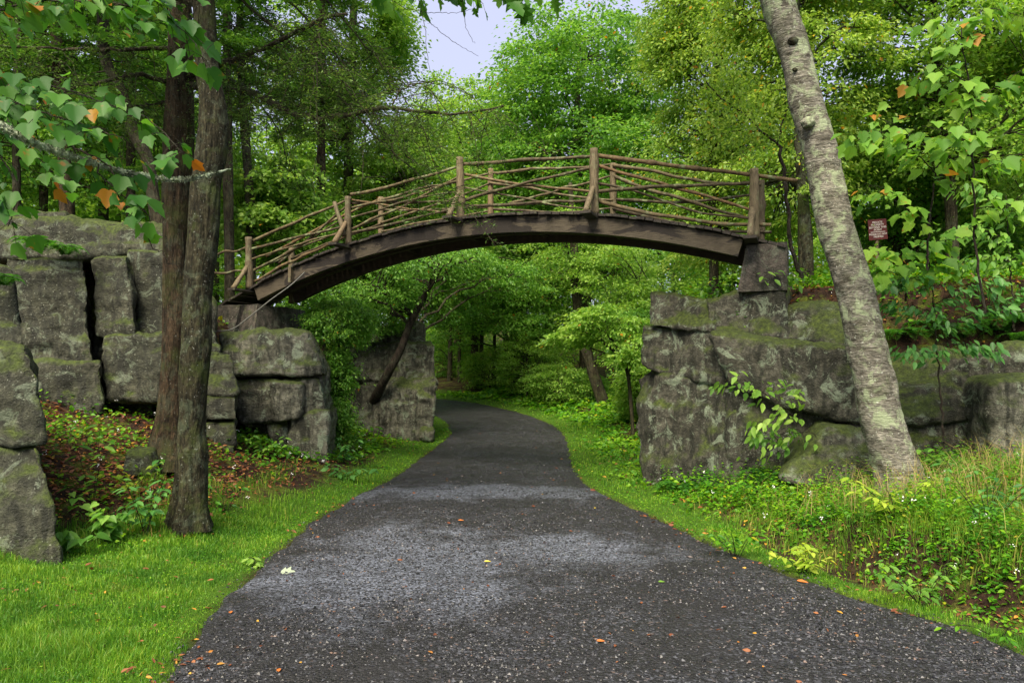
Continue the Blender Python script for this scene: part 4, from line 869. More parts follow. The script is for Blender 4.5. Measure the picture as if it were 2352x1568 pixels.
for i, (px, py, Y, rx, ry, n_, leaf, lab) in enumerate([
    (785, 745, 15.8, 80, 62, 8500, 'leaf_mid', 'leafy shrub filling the gap right of the rock pier'), (815, 715, 19.6, 60, 50, 8000, 'leaf_mid', 'leafy shrub on top of the roadside cliff'),
    (775, 860, 15.6, 36, 62, 4200, 'leaf_mid', 'shrub hanging down between the rock pier and the roadside cliff'), (775, 965, 15.3, 28, 50, 3600, 'leaf_mid', 'low climber over the rocks just right of the rock pier'),
    (870, 745, 19.8, 60, 22, 3000, 'leaf_mid', 'sprays hanging over the upper face of the roadside cliff'), (700, 690, 17.5, 60, 60, 8000, 'leaf_mid', 'shrub behind the left abutment below the girders')]):
    tree('shrub', lab, 'shrub', SHL, [(px-8, py+ry, Y+.2, 4), (px, py, Y, 3)], [E(px, py, Y, rx, ry, min(.9, rx*Y/F))], 150, n_, .26, .075, leaf, seed=70+i, nprim=9, T=OVAL if i < 4 else DIAMOND, twigr=.006)
# witch-hazel like stem between outcrop and birch
rg = np.random.default_rng(77); wz = MB(); R_ = empty('sapling', at(1840, 625, 11.6), 'thin black forked sapling arching left, rooted behind the right abutment', 'tree')
br = [branch(wz, rg, [(1842, 640, 11.6), (1818, 562, 11.5), (1810, 481, 11.5), (1802, 401, 11.5), (1786, 333, 11.5)], .035, .028), branch(wz, rg, [(1786, 333, 11.5), (1754, 305, 11.4), (1702, 257, 11.3), (1645, 217, 11.2), (1600, 150, 11.1)], .022, .006),
      branch(wz, rg, [(1786, 333, 11.5), (1797, 281, 11.5), (1812, 245, 11.5), (1830, 200, 11.5)], .018, .006), branch(wz, rg, [(1754, 305, 11.4), (1700, 300, 11.2), (1650, 310, 11.1)], .009, .004), branch(wz, rg, [(1702, 257, 11.3), (1690, 200, 11.3), (1650, 130, 11.2)], .009, .004)]
wz.build('trunk', M['twig'], R_); lf = MB()
al = np.concatenate([b[6:] for b in br[1:]]); n_ = 2600; pp = al[rg.integers(0, len(al), n_)]+rg.normal(0, .24, (n_, 3))
leaves(lf, OVAL, pp, rg.normal(0, 1, (n_, 3))+[0, 0, -.5], np.array([0, 0, 1.])+rg.normal(0, .4, (n_, 3)), .075*rg.uniform(.6, 1.3, n_)); lf.build('crown', M['leaf_birch'], R_)

# --- branches and saplings with big leaves close to the camera
def leafrow(lf, wd, rg, pts, n, size, T=MAPLE, spread=.10, r=.006, hang=.7):
    q = resample(np.array([at(*p) for p in pts]), 40); wd.add(*tube(q+rg.normal(0, .003, q.shape), np.linspace(r, r*.35, 40), 5))
    i = rg.integers(3, 40, n); side = rg.choice([-1, 1], n); tg = nrm(np.gradient(q, axis=0))[i]; sv = nrm(np.cross(tg, [0, 0, 1.]))*side[:, None]
    st = q[i]; pe = st+sv*rg.uniform(.02, spread, n)[:, None]+rg.normal(0, spread*.35, (n, 3)); pe[:, 2] -= rg.uniform(0, spread*.6, n)
    for a, b in zip(st, pe): wd.add(*tube(np.array([a, (a+b)/2+[0, 0, .01], b]), np.array([.0016]*3), 3, False))
    D = nrm(tg*.5+sv*.5+rg.normal(0, .25, (n, 3))); D[:, 2] -= hang*rg.uniform(.5, 1.5, n); N = np.array([0, -.55, .8])+rg.normal(0, .3, (n, 3))
    leaves(lf, T, pe, D, N, size*rg.uniform(.45, 1.35, n))
def sprayparts(R_, pts, n_, size, leaf, T=MAPLE, spread=.1, hang=.7, r=.006):
    wd = MB(); lf = MB(); leafrow(lf, wd, rg, pts, n_, size, T, spread=spread, r=r, hang=hang)
    both = MB(); both.V, both.F, both.n, both.mi = wd.V+lf.V, wd.F+[f+wd.n for f in lf.F], wd.n+lf.n, wd.mi+[m+1 for m in lf.mi]
    both.build('leaf_spray', [M['twig'], M[leaf]], R_, smooth=True)
rg = np.random.default_rng(88); R_ = empty('maple_branch', at(-60, 230, 3.4), 'big-leaved branches with browning leaves reaching in from the left edge', 'branch'); wd = MB(); lf = MB()
for pts, n_ in [([(-120, 90, 3.6), (20, 180, 3.5), (150, 205, 3.45), (260, 245, 3.4), (340, 275, 3.4), (420, 350, 3.35)], 46), ([(-120, 200, 3.5), (0, 225, 3.4), (110, 262, 3.3), (200, 290, 3.3), (290, 320, 3.25)], 34),
                ([(150, 330, 3.5), (240, 375, 3.45), (290, 430, 3.4), (345, 500, 3.4)], 22), ([(-60, 40, 3.5), (80, 5, 3.5), (200, 5, 3.5), (320, 20, 3.45), (420, 70, 3.4), (470, 140, 3.4)], 40),
                ([(-100, 300, 3.7), (-20, 340, 3.6), (40, 430, 3.6), (20, 520, 3.6)], 14), ([(-60, -40, 3.3), (60, -20, 3.3), (200, -30, 3.3), (460, 0, 3.4)], 30), ([(-100, 110, 4.2), (60, 330, 4.2), (150, 420, 4.3)], 24)]:
    sprayparts(R_, pts, int(n_*1.9), .082, 'leaf_near')
rg = np.random.default_rng(89); wd = MB(); R_ = empty('lichen_branch', at(-40, 280, 3.3), 'bare branch crusted with pale green lichen crossing in front of the left trunks', 'branch')
q = resample(np.array([at(*p) for p in [(-60, 265, 3.1), (0, 288, 3.15), (60, 320, 3.2), (130, 348, 3.3), (200, 370, 3.4), (270, 392, 3.5), (340, 405, 3.6), (410, 413, 3.7), (470, 403, 3.8), (530, 388, 3.9)]]), 260)
V, Fs = tube(q, np.linspace(.021, .004, 260), 14); V = V+np.stack([fbm(V*60, 2, i) for i in range(3)], 1)*.0035; wd.add(V, Fs)
rr = rg.integers(0, 240, 2600); d = nrm(rg.normal(0, 1, (2600, 3))); rb = np.linspace(.021, .004, 260)[rr][:, None]; a = q[rr]+d*rb*.9
leaves(wd, DIAMOND, a, d+rg.normal(0, .4, (2600, 3)), rg.normal(0, 1, (2600, 3)), rg.uniform(.005, .018, 2600)); wd.build('limb', M['lichen_branch'], R_)
wd = MB(); branch(wd, rg, [(225, 378, 3.42), (245, 420, 3.42), (280, 460, 3.45), (320, 520, 3.5), (380, 590, 3.5), (430, 640, 3.55), (465, 700, 3.6)], .004, .0015, 40, 5); wd.build('twig', M['twig'], R_)
rg = np.random.default_rng(90)
def nearsap(label, stem, rows, size, leaf, T=MAPLE, r=.014, group='big-leaved saplings on the right bank'):
    R_ = empty('sapling', at(*stem[0]), label, 'tree', group); wd = MB(); branch(wd, rg, stem, r, r*.4, 40, 7, .006); wd.build('trunk', M['twig'], R_)
    for pts, n_ in rows: sprayparts(R_, pts, int(n_*1.35), size, leaf, T, size*1.1, .8)
nearsap('tall sapling with broad drooping leaves near the upper right corner', [(2262, 720, 7.2), (2240, 560, 7.2), (2235, 420, 7.2), (2228, 230, 7.2), (2210, 100, 7.2), (2205, 40, 7.2)],
        [([(2215, 90, 7.2), (2170, 60, 7.0), (2120, 40, 6.9)], 20), ([(2210, 60, 7.2), (2270, 20, 7.1), (2350, 40, 7)], 26), ([(2228, 200, 7.2), (2160, 150, 7.0), (2110, 180, 6.9)], 22), ([(2228, 230, 7.2), (2290, 200, 7), (2360, 150, 6.9)], 30),
         ([(2235, 330, 7.2), (2170, 300, 7), (2120, 290, 6.9)], 18), ([(2235, 400, 7.2), (2300, 370, 7), (2380, 340, 6.9)], 26), ([(2238, 480, 7.2), (2310, 470, 7), (2380, 480, 6.9)], 26), ([(2235, 230, 7.2), (2210, 290, 7.1), (2190, 350, 7)], 14)], .13, 'leaf_big')
nearsap('sapling with rows of hanging lobed leaves just right of the leaning birch', [(2130, 620, 7.6), (2135, 500, 7.6), (2150, 400, 7.6), (2160, 330, 7.6)],
        [([(2150, 400, 7.6), (2090, 340, 7.4), (2010, 300, 7.3), (1960, 320, 7.2)], 30), ([(2150, 360, 7.6), (2080, 300, 7.5), (1990, 260, 7.4)], 20), ([(2150, 420, 7.6), (2200, 360, 7.5), (2270, 370, 7.4)], 20), ([(2140, 520, 7.6), (2070, 470, 7.4), (1990, 420, 7.3)], 20)], .13, 'leaf_big')
nearsap('low broad-leaved seedling patch below the private-property sign', [(2080, 690, 8.8), (2085, 640, 8.8), (2080, 590, 8.8)],
        [([(2080, 620, 8.8), (2030, 570, 8.6), (1990, 565, 8.5)], 22), ([(2080, 600, 8.8), (2130, 560, 8.6), (2190, 550, 8.5)], 22), ([(2085, 650, 8.8), (2140, 610, 8.6), (2200, 600, 8.5)], 14), ([(2080, 640, 8.8), (2030, 620, 8.6), (1990, 640, 8.5)], 16)], .16, 'leaf_big')
nearsap('beech-like sapling with small oval leaves right of the birch at mid height', [(2170, 1030, 8.8), (2160, 900, 8.8), (2150, 780, 8.8), (2140, 650, 8.8), (2130, 560, 8.8)],
        [([(2145, 700, 8.8), (2220, 660, 8.6), (2300, 640, 8.4)], 70), ([(2150, 760, 8.8), (2230, 720, 8.6), (2320, 700, 8.4), (2380, 720, 8.3)], 90), ([(2150, 720, 8.8), (2090, 700, 8.6), (2040, 690, 8.5)], 50), ([(2150, 790, 8.8), (2220, 790, 8.6), (2290, 800, 8.4)], 70),
         ([(2140, 650, 8.8), (2090, 640, 8.6), (2040, 650, 8.5)], 40), ([(2155, 820, 8.8), (2100, 800, 8.6), (2060, 800, 8.5)], 40), ([(2260, 650, 8.6), (2310, 690, 8.5), (2370, 640, 8.4)], 50)], .12, 'leaf_blue', OVAL)
nearsap('leafy shrub with oval leaves behind the tall sapling at the right edge', [(2330, 760, 9.8), (2320, 600, 9.8), (2310, 450, 9.8)],
        [([(2320, 560, 9.8), (2240, 520, 9.6), (2180, 530, 9.5)], 70), ([(2320, 500, 9.8), (2260, 440, 9.6), (2200, 430, 9.5)], 70), ([(2310, 480, 9.8), (2370, 430, 9.6), (2420, 420, 9.5)], 60), ([(2320, 600, 9.8), (2380, 560, 9.6), (2440, 560, 9.5)], 60), ([(2320, 600, 9.8), (2260, 590, 9.6), (2200, 610, 9.5)], 60)], .13, 'leaf_mid', OVAL)
nearsap('bright compound-leaved ash seedling in front of the right outcrop', [(1985, 1130, 9.4), (1930, 1060, 9.5), (1860, 990, 9.6), (1780, 920, 9.7), (1690, 870, 9.8)],
        [([(1720, 890, 9.8), (1680, 870, 9.75), (1650, 882, 9.7)], 16), ([(1760, 905, 9.7), (1720, 880, 9.7), (1700, 862, 9.7)], 16), ([(1780, 920, 9.7), (1830, 890, 9.6), (1800, 885, 9.6)], 14), ([(1810, 950, 9.65), (1770, 960, 9.6), (1720, 985, 9.6)], 22), ([(1830, 965, 9.6), (1800, 930, 9.55), (1780, 950, 9.5)], 20), ([(1860, 990, 9.6), (1800, 1000, 9.5), (1750, 1030, 9.5)], 14), ([(1750, 900, 9.7), (1770, 870, 9.7), (1790, 865, 9.7)], 10)], .13, 'leaf_bright', OVAL, .007, 'seedlings at the foot of the right outcrop')
nearsap('dark green seedling below the ash seedling at the outcrop foot', [(1790, 1080, 9.9), (1785, 1020, 9.9), (1790, 990, 9.9)],
        [([(1788, 1020, 9.9), (1740, 1000, 9.8), (1710, 1025, 9.8)], 16), ([(1788, 1000, 9.9), (1830, 985, 9.8), (1850, 1010, 9.8)], 16), ([(1786, 1010, 9.9), (1760, 985, 9.8), (1740, 985, 9.8)], 12)], .13, 'leaf_mid', OVAL, .006, 'seedlings at the foot of the right outcrop')
nearsap('leafy sprig growing at the foot of the right abutment', [(1770, 660, 10.9), (1765, 640, 10.9), (1760, 620, 10.9)],
        [([(1765, 640, 10.9), (1730, 625, 10.8), (1800, 630, 10.8)], 14), ([(1765, 635, 10.9), (1810, 625, 10.8), (1840, 640, 10.8)], 14)], .12, 'leaf_mid', OVAL, .006, 'sprigs by the right abutment')
nearsap('leafy sprig on the rock left of the right abutment', [(1650, 700, 11.9), (1650, 670, 11.9), (1655, 640, 11.9)],
        [([(1650, 670, 11.9), (1620, 650, 11.8), (1610, 665, 11.8)], 14), ([(1650, 660, 11.9), (1680, 655, 11.8), (1690, 680, 11.8)], 18), ([(1652, 650, 11.9), (1660, 690, 11.7), (1650, 710, 11.7)], 14)], .11, 'leaf_mid', OVAL, .006, 'sprigs by the right abutment')
# leaves dipping in at the top edge in front of the sky, with their hanging twigs
rg = np.random.default_rng(91); R_ = empty('oak_branch', at(1000, -40, 6.5), 'dark lobed leaves and thin twigs hanging in at the top against the sky', 'branch'); wd = MB(); lf = MB()
for pts, n_ in [([(900, -60, 6.5), (960, -30, 6.5), (1010, -10, 6.5)], 12), ([(1000, -60, 6.5), (1070, -20, 6.5), (1110, 10, 6.5)], 16), ([(1120, -60, 6.5), (1170, -20, 6.5), (1220, 0, 6.5)], 16), ([(1180, -70, 6.5), (1240, -40, 6.5), (1290, -20, 6.5)], 12), ([(820, -60, 6.5), (870, -20, 6.5), (930, 20, 6.5)], 12)]:
    sprayparts(R_, pts, n_, .17, 'leaf_dark', SHARP)
for pts in ([(960, -20, 6.5), (975, 60, 6.5), (985, 150, 6.5), (1010, 200, 6.5)], [(930, 20, 6.5), (1000, 30, 6.5), (1060, 28, 6.5), (1105, 12, 6.5)], [(1060, -20, 6.5), (1070, 60, 6.5), (1090, 100, 6.5)], [(985, 50, 6.5), (1040, 95, 6.5), (1100, 130, 6.5)]):
    wd = MB(); branch(wd, rg, pts, .0035, .0015, 30, 4, .006); wd.build('twig', M['twig'], R_)

# --- the wood that closes the view: one mass nobody could count
rg = np.random.default_rng(120); wd = MB(); lf = MB()
spots = []
for a in np.linspace(-64, 64, 46):
    for rr_ in (52, 66, 82):
        an = math.radians(a+rg.uniform(-2, 2)); r_ = rr_+rg.uniform(-5, 6); x, y = math.sin(an)*r_, math.cos(an)*r_
        e_, sd_ = edge([x], [y])
        if e_[0] > 3.0: spots.append((x, y, rg.uniform(13, 19) if abs(x+4) < 9 else rg.uniform(16, 23)))
for side in (-1, 1):
    for _ in range(26):
        x = side*rg.uniform(14, 45); y = rg.uniform(10, 48)
        if abs(x)/y > .5: spots.append((x, y, rg.uniform(14, 22)))
for x, y, h in spots:
    if -.24 < x/y < -.06 and y > 35: h = min(h, 2+y*.27)       # the gap in the tree line
    z0 = gz_at(x, y); wd.add(*tube(np.array([[x, y, z0-.3], [x+rg.normal(0, .4), y, z0+h*.5], [x+rg.normal(0, .6), y, z0+h*.92]]), np.array([.22, .15, .05]), 6, False))
    C = scatter_ell(rg, [(x, y, z0+h*.55, 3.6, 3.6, h*.46)], 38, .5); n_ = int(3600 if y < 75 else 2600); ci = rg.integers(0, 38, n_)
    P = C[ci]+rg.normal(0, .75, (n_, 3))*np.array([1, 1, .45]); leaves(lf, DIAMOND, P, rg.normal(0, 1, (n_, 3))*[1, 1, .4]+[0, 0, -.3], np.array([0, 0, 1.])+rg.normal(0, .5, (n_, 3)), rg.uniform(.26, .48, n_))
for _ in range(320):                                             # bushy edge of that wood, down to the ground
    an = math.radians(rg.uniform(-60, 60)); r_ = rg.uniform(44, 70); x, y = math.sin(an)*r_, math.cos(an)*r_
    e_, sd_ = edge([x], [y])
    if e_[0] < 2.2 or (e_[0] < 6 and sd_[0] < 0): continue
    z0 = gz_at(x, y); n_ = 420; h = rg.uniform(1.2, 3.0); P = np.array([x, y, z0+h*.5])+rg.normal(0, 1, (n_, 3))*[1.1, 1.1, h*.32]
    leaves(lf, DIAMOND, P, rg.normal(0, 1, (n_, 3))*[1, 1, .4], np.array([0, 0, 1.])+rg.normal(0, .5, (n_, 3)), rg.uniform(.16, .3, n_))
wood_all = MB(); wood_all.V, wood_all.F, wood_all.n, wood_all.mi = wd.V+lf.V, wd.F+[f+wd.n for f in lf.F], wd.n+lf.n, wd.mi+[m+1 for m in lf.mi]
o = wood_all.build('distant_wood', [M['bark'], M['leaf_bright']]); tag(o, 'distant green wood closing the view behind and beside the nearer trees', kind='stuff')

# ------------------------------------------------------------------ grass, weeds, litter
def samp(rg, n, ya, yb, xr=1.05):
    Y = np.exp(rg.uniform(np.log(ya), np.log(yb), n)); X = rg.uniform(-xr, xr, n)*Y; e, sd_ = edge(X, Y); return X, Y, e, sd_
def onrock(X, Y):     # ground that the terrain step makes too steep for turf
    return (np.abs(polyd(PL, X, Y)-.4) < .6) | (np.abs(polyd(PR, X, Y)-.12) < .2)
def blades(X, Y, H, W, rg, lean=.5, segs=2):
    n = len(X); z = height(X, Y)-.01; b = np.stack([X, Y, z], 1); a = rg.uniform(0, 6.283, n); d = np.stack([np.cos(a), np.sin(a), 0*a], 1)
    f = rg.uniform(0, 6.283, n); s_ = np.stack([np.cos(f), np.sin(f), 0*f], 1)*W[:, None]*.5; l = rg.uniform(.1, 1., n)*lean; up = np.array([0, 0, 1.])
    m = b+(up*.6+d*l[:, None]*.25)*H[:, None]; t = b+(up*(1-.25*l[:, None])+d*l[:, None])*H[:, None]
    V = np.stack([b-s_, b+s_, m+s_*.8, m-s_*.8, t], 1); i = (np.arange(n)*5)[:, None]
    return V.reshape(-1, 3), [np.concatenate([i, i+1, i+2, i+3], 1), np.concatenate([i+3, i+2, i+4], 1)]
rg = np.random.default_rng(200)
g = MB()
for n, ya, yb in ((420000, 3.3, 9), (300000, 8, 60)):
    X, Y, e, sd_ = samp(rg, n, ya, yb); k = turf_mask(e, sd_, X, Y) > rg.uniform(.04, 1, n); k &= (Y < 60) & ~onrock(X, Y)
    k &= fbm(np.stack([X*2.0, Y*2.0, X*0], 1), 4, 61) > rg.uniform(-1.3, .15, n)-.3*(e > .8); X, Y, e = X[k], Y[k], e[k]
    tuft = .5+.5*fbm(np.stack([X*1.6, Y*1.6, X*0], 1), 3, 62)
    H = (.020+.045*np.clip(tuft+.3, .1, 1.3)+.11*np.clip(fbm(np.stack([X*.9, Y*.9, X*0], 1), 3, 67)-.25, 0, 1)*(e > .3))*rg.uniform(.5, 1.5, len(X))*(.45+.55*sstep(0, .5, e)); g.add(*blades(X, Y, H, np.maximum(.0045, Y*.0011)*rg.uniform(.7, 1.4, len(X)), rg))
o = g.build('grass', M['grass']); tag(o, 'short bright green verge grass on both sides of the road', kind='stuff')
X, Y, e, sd_ = samp(rg, 260000, 3.3, 22); k = (turf_mask(e, sd_, X, Y) > rg.uniform(.04, 1, len(X))) & ~onrock(X, Y) & (fbm(np.stack([X*1.5, Y*1.5, X*0], 1), 3, 64) > rg.uniform(-.5, .9, len(X))); X, Y = X[k], Y[k]; n = len(X)
g = MB(); leaves(g, DIAMOND, np.stack([X, Y, height(X, Y)+rg.uniform(.012, .06, n)], 1), rg.normal(0, 1, (n, 3))*[1, 1, .3], np.array([0, 0, 1.])+rg.normal(0, .4, (n, 3)), np.maximum(.012, .0026*Y)*rg.uniform(.6, 1.5, n))
o = g.build('clover', M['weed']); tag(o, 'clover and small low weeds mixed into the verge grass', kind='stuff')
# taller wild grass and straw on the right bank and round the left trunks
g = MB(); X, Y, e, sd_ = samp(rg, 300000, 3.6, 14)
wildR = (sd_ > 0)*sstep(.55, 1.1, e)*(1-sstep(3.6, 6.5, e))*(1-sstep(8.5, 11, Y)); wildL = (sd_ < 0)*sstep(1.0, 1.6, e)*(1-sstep(1.9, 2.6, e))*sstep(7.2, 8, Y)*(1-sstep(11, 14, Y))*.7+(sd_ < 0)*sstep(3.3, 4, e)*(1-sstep(7.5, 8, Y))*.5
k = ((wildR*.8+wildL) > rg.uniform(0.02, 1, len(X))) & ~onrock(X, Y) & (fbm(np.stack([X*1.1, Y*1.1, X*0], 1), 3, 71) > -.25); X, Y = X[k], Y[k]
g.add(*blades(X, Y, rg.uniform(.05, .22, len(X))*(.6+.6*(fbm(np.stack([X*1.7, Y*1.7, X*0], 1), 2, 76) > 0)), np.maximum(.004, Y*.0009)*rg.uniform(.7, 1.3, len(X)), rg, .9))
o = g.build('wild_grass', M['grass_wild']); tag(o, 'ragged taller grass on the right bank and round the left trunks', kind='stuff')
g = MB(); n = 30000; X, Y, e, sd_ = samp(rg, n, 3.8, 12)
k = ((sd_ > 0)*sstep(1.0, 1.6, e)*(1-sstep(4, 6, e))*(1-sstep(8.5, 11, Y)) > rg.uniform(0, 1, n)) & (fbm(np.stack([X*.8, Y*.8, X*0], 1), 2, 72) > -.35+.5*(Y < 5)); X, Y = X[k][:4200], Y[k][:4200]
H = rg.uniform(.28, .68, len(X)); g.add(*blades(X, Y, H, rg.uniform(.0035, .0065, len(X)), rg, 1.5))
o = g.build('straw', M['straw']); tag(o, 'thin arching straw-coloured stalks over the right bank', kind='stuff')
# leafy ground cover
g = MB(); n = 330000; X, Y, e, sd_ = samp(rg, n, 3.6, 34); dR = polyd(PR, X, Y); dL = polyd(PL, X, Y)
pn = fbm(np.stack([X*.9, Y*.9, X*0], 1), 3, 73)
cov = (sd_ > 0)*sstep(.5, 1.2, e)*1.0*(dR < 0)+(sd_ < 0)*sstep(1.2, 2.2, e)*(Y > 7)*.22*(dL < 0)+(sd_ < 0)*sstep(.8, 1.3, e)*(Y > 12.5)*(Y < 19)*.7*(dL < 0)+(dR > .3)*.75+(dL > 1)*.4+(Y > 22)*sstep(1.5, 2.5, e)*.9+(sd_ < 0)*(Y < 7)*sstep(2.5, 3.6, e)*.5
k = (cov*(.75+.6*pn) > rg.uniform(0, 1, n)) & ~onrock(X, Y); X, Y, e = X[k], Y[k], e[k]; n = len(X)
hh = (.6+.4*sstep(.6, 2, e)+.7*(polyd(PR, X, Y) > .3))*np.clip(.5+.6*fbm(np.stack([X*2.2, Y*2.2, X*0], 1), 3, 74), .1, 1.3)*(.12+.22*(Y > 9)); z = height(X, Y)+rg.uniform(.1, 1, n)*hh
leaves(g, HEART, np.stack([X, Y, z], 1), rg.normal(0, 1, (n, 3))*[1, 1, .3], np.array([0, -.2, 1.])+rg.normal(0, .35, (n, 3)), np.maximum(.028, .0052*Y)*rg.uniform(.6, 1.5, n))
o = g.build('ground_cover', M['weed']); tag(o, 'low leafy weeds covering the banks between the rocks and the verge', kind='stuff')
g = MB(); st_ = MB(); X, Y, e, sd_ = samp(rg, 40000, 3.8, 13); k = ((sd_ > 0)*sstep(.8, 1.5, e)*(polyd(PR, X, Y) < 0) > rg.uniform(0, 1, len(X))) & (fbm(np.stack([X*.8, Y*.8, X*0], 1), 3, 79) > -.35); X, Y = X[k][:6500], Y[k][:6500]; n = len(X)
z = height(X, Y); H = rg.uniform(.08, .42, n)*(.8+.35*sstep(7, 9, Y)); ln = rg.normal(0, .25, (n, 2))*H[:, None]
for j in range(9):
    t_ = (j+1.5)/10; a = rg.uniform(0, 6.283, n); D = np.stack([np.cos(a), np.sin(a), -.15+0*a], 1)
    leaves(g, OVAL, np.stack([X+ln[:, 0]*t_, Y+ln[:, 1]*t_, z+H*t_], 1), D, np.array([0, -.2, 1.])+rg.normal(0, .3, (n, 3)), (.035+.03*rg.random(n))*(1.25-.5*t_)*np.maximum(1, Y/8))
o = g.build('undergrowth', M['weed']); tag(o, 'thick tangle of knee-high leafy stems on the right bank', kind='stuff')
# dead leaves
g = MB(); n = 130000; X, Y, e, sd_ = samp(rg, n, 3.4, 22); dR = polyd(PR, X, Y); dL = polyd(PL, X, Y)
cov = (sd_ < 0)*sstep(.8, 1.7, e)*(Y > 7.5)*(dL < 0)*.8+(sd_ > 0)*sstep(.55, 1, e)*.18*(dR < 0)+(dR > .3)*.8+(dL > .5)*.5+.035*np.exp(-(e/.22)**2)*(e > -.5)*8*(fbm(np.stack([X, Y, X*0], 1), 2, 75) > 0)*.35+.003*(e < 0)+.016*(e > 0)
k = cov > rg.uniform(0, 1, n); X, Y, e = X[k], Y[k], e[k]; n = len(X); z = np.where(e < 0.1, roadz(X, Y)+.008, height(X, Y)+rg.uniform(.005, .05, n))
leaves(g, OVAL, np.stack([X, Y, z], 1), rg.normal(0, 1, (n, 3))*[1, 1, .25], np.array([0, 0, 1.])+rg.normal(0, .35, (n, 3)), rg.uniform(.025, .075, n)*np.where(Y > 8, 1.25, .8))
o = g.build('leaf_litter', M['litter']); tag(o, 'fallen brown and orange leaves on the banks and road edges', kind='stuff')
g = MB(); n = 5000; X, Y, e, sd_ = samp(rg, n, 4.5, 18); k = ((e > .9) & (e < 5) & (np.where(sd_ > 0, Y < 13, Y > 8)) & (rg.random(n) < .12) & ~onrock(X, Y)); X, Y = X[k], Y[k]; n = len(X)
c0 = np.repeat(np.stack([X, Y, height(X, Y)+rg.uniform(.14, .30, n)], 1), 5, 0)+rg.normal(0, .012, (n*5, 3)); leaves(g, DIAMOND, c0, rg.normal(0, 1, (n*5, 3)), np.array([0, -.4, 1.])+rg.normal(0, .2, (n*5, 3)), np.repeat(.012+.0012*Y, 5))
o = g.build('wildflowers', M['petal']); tag(o, 'tiny scattered white wildflowers in the weeds', kind='stuff')

# moss cushions on the slope above the right outcrop
# ferns, one thing each
FG = 'ferns on the banks and ledges'
def fern(label, px, py, Y, size, nf=11, seed=0, face=(0, -.4)):
    rg = np.random.default_rng(seed); c = at(px, py, Y); R_ = empty('fern', c, label, 'fern', FG); 
    T = (np.array([(0, 0, 0), (.5, .16, .02), (1, 0, -.05), (.5, -.16, .02)]), [np.array([[0, 3, 2, 1]])]); mb = MB()
    for i in range(nf):
        a = i/nf*6.283+rg.normal(0, .2); d = np.array([math.cos(a)+face[0], math.sin(a)+face[1], 0]); d = d/np.linalg.norm(d); L_ = size*rg.uniform(.7, 1.1)
        q = resample(np.array([c, c+d*L_*.35+[0, 0, L_*.42], c+d*L_*.8+[0, 0, L_*.38], c+d*L_*1.1+[0, 0, L_*.08]]), 30); mb.add(*tube(q, np.linspace(.003, .001, 30), 3, False))
        sv = nrm(np.cross(d, [0, 0, 1.])); t = np.linspace(.12, 1, 28); ln = L_*.30*np.sin(np.pi*np.clip(t*.85+.15, 0, 1))**.8+.01
        for sg in (-1, 1): leaves(mb, T, q[2:], np.repeat((sv*sg+d*.35-[0, 0, .15])[None], 28, 0)+rg.normal(0, .06, (28, 3)), np.array([0, 0, 1.])+rg.normal(0, .15, (28, 3)), ln)
    mb.build('frond', M['fern'], R_)
for i, (lab, px, py, Y, sz) in enumerate([('fern at the foot of the right outcrop, nearest the road', 1560, 1130, 11.2, .42), ('light green fern below the outcrop, left of the birch base', 1770, 1110, 10.0, .45), ('fern half hidden in weeds between outcrop and birch', 1860, 1105, 9.9, .4),
    ('fern hanging over the rock edge just right of the birch', 2060, 790, 10.6, .5), ('fern on the dark ledge above the right rocks, second from the birch', 2130, 770, 10.6, .5), ('large fern on the ledge under the beech-like sapling', 2200, 780, 10.3, .5), ('fern drooping over the ledge close to the right edge', 2300, 760, 10.1, .55),
    ('fern at the extreme right above the squared boulder', 2350, 790, 9.9, .5), ('small fern in the crack of the right outcrop', 1590, 850, 11.9, .16), ('ferns and moss tuft on the ledge of the left cliff', 90, 575, 11.9, .45), ('fern on the upper left ledge beside the split block', 150, 585, 11.8, .35), ('fern hanging on the rock stack at the left edge', 10, 655, 6.95, .22)]):
    fern(lab, px, py, Y, sz, seed=400+i)
# broad-leaved weeds one can tell apart
def weed(label, px, Y, h, n, size, leaf='weed', T=OVAL, seed=0, spread=.25, group=None):
    rg = np.random.default_rng(seed); x = (px-CX)/F*Y; c = np.array([x, Y, gz_at(x, Y)-.02]); R_ = empty('weed_plant', c, label, 'plant', group); st = MB(); lf = MB()
    for j in range(max(3, n//9)):
        tp = c+rg.normal(0, spread, 3)*[1, .7, 0]+[0, 0, h*rg.uniform(.55, 1.1)]; q = resample(np.array([c+rg.normal(0, .02, 3)*[1, 1, 0], c*.5+tp*.5+[0, 0, .05], tp]), 10); st.add(*tube(q, np.linspace(.004, .002, 10), 4, False))
        m = 9; i = rg.integers(3, 10, m); a = rg.uniform(0, 6.283, m); D = np.stack([np.cos(a), np.sin(a), -.25+0*a], 1); leaves(lf, T, q[i]+D*.02, D, np.array([0, -.25, 1.])+rg.normal(0, .2, (m, 3)), size*rg.uniform(.6, 1.25, m))
    s_ = st.build('stem', M['twig'], R_); lf.build('foliage', M[leaf], R_)
WG = 'broad-leaved weeds on the left bank'
weed('dark green broad-leaved plant left of the near mossy trunk', 335, 7.6, .85, 90, .115, 'leaf_blue', seed=1, group=WG); weed('low broad round-leaved plant between the rock stack and the trunk', 240, 7.3, .55, 70, .115, 'leaf_mid', HEART, 2, group=WG)
weed('tall thin seedling with a leaf whorl in front of the leafy slope', 215, 7.9, .95, 24, .15, 'leaf_mid', OVAL, 3, .12, WG); weed('small plant by the foot of the left rock stack', 150, 7.0, .28, 30, .13, 'leaf_mid', HEART, 4, group=WG)
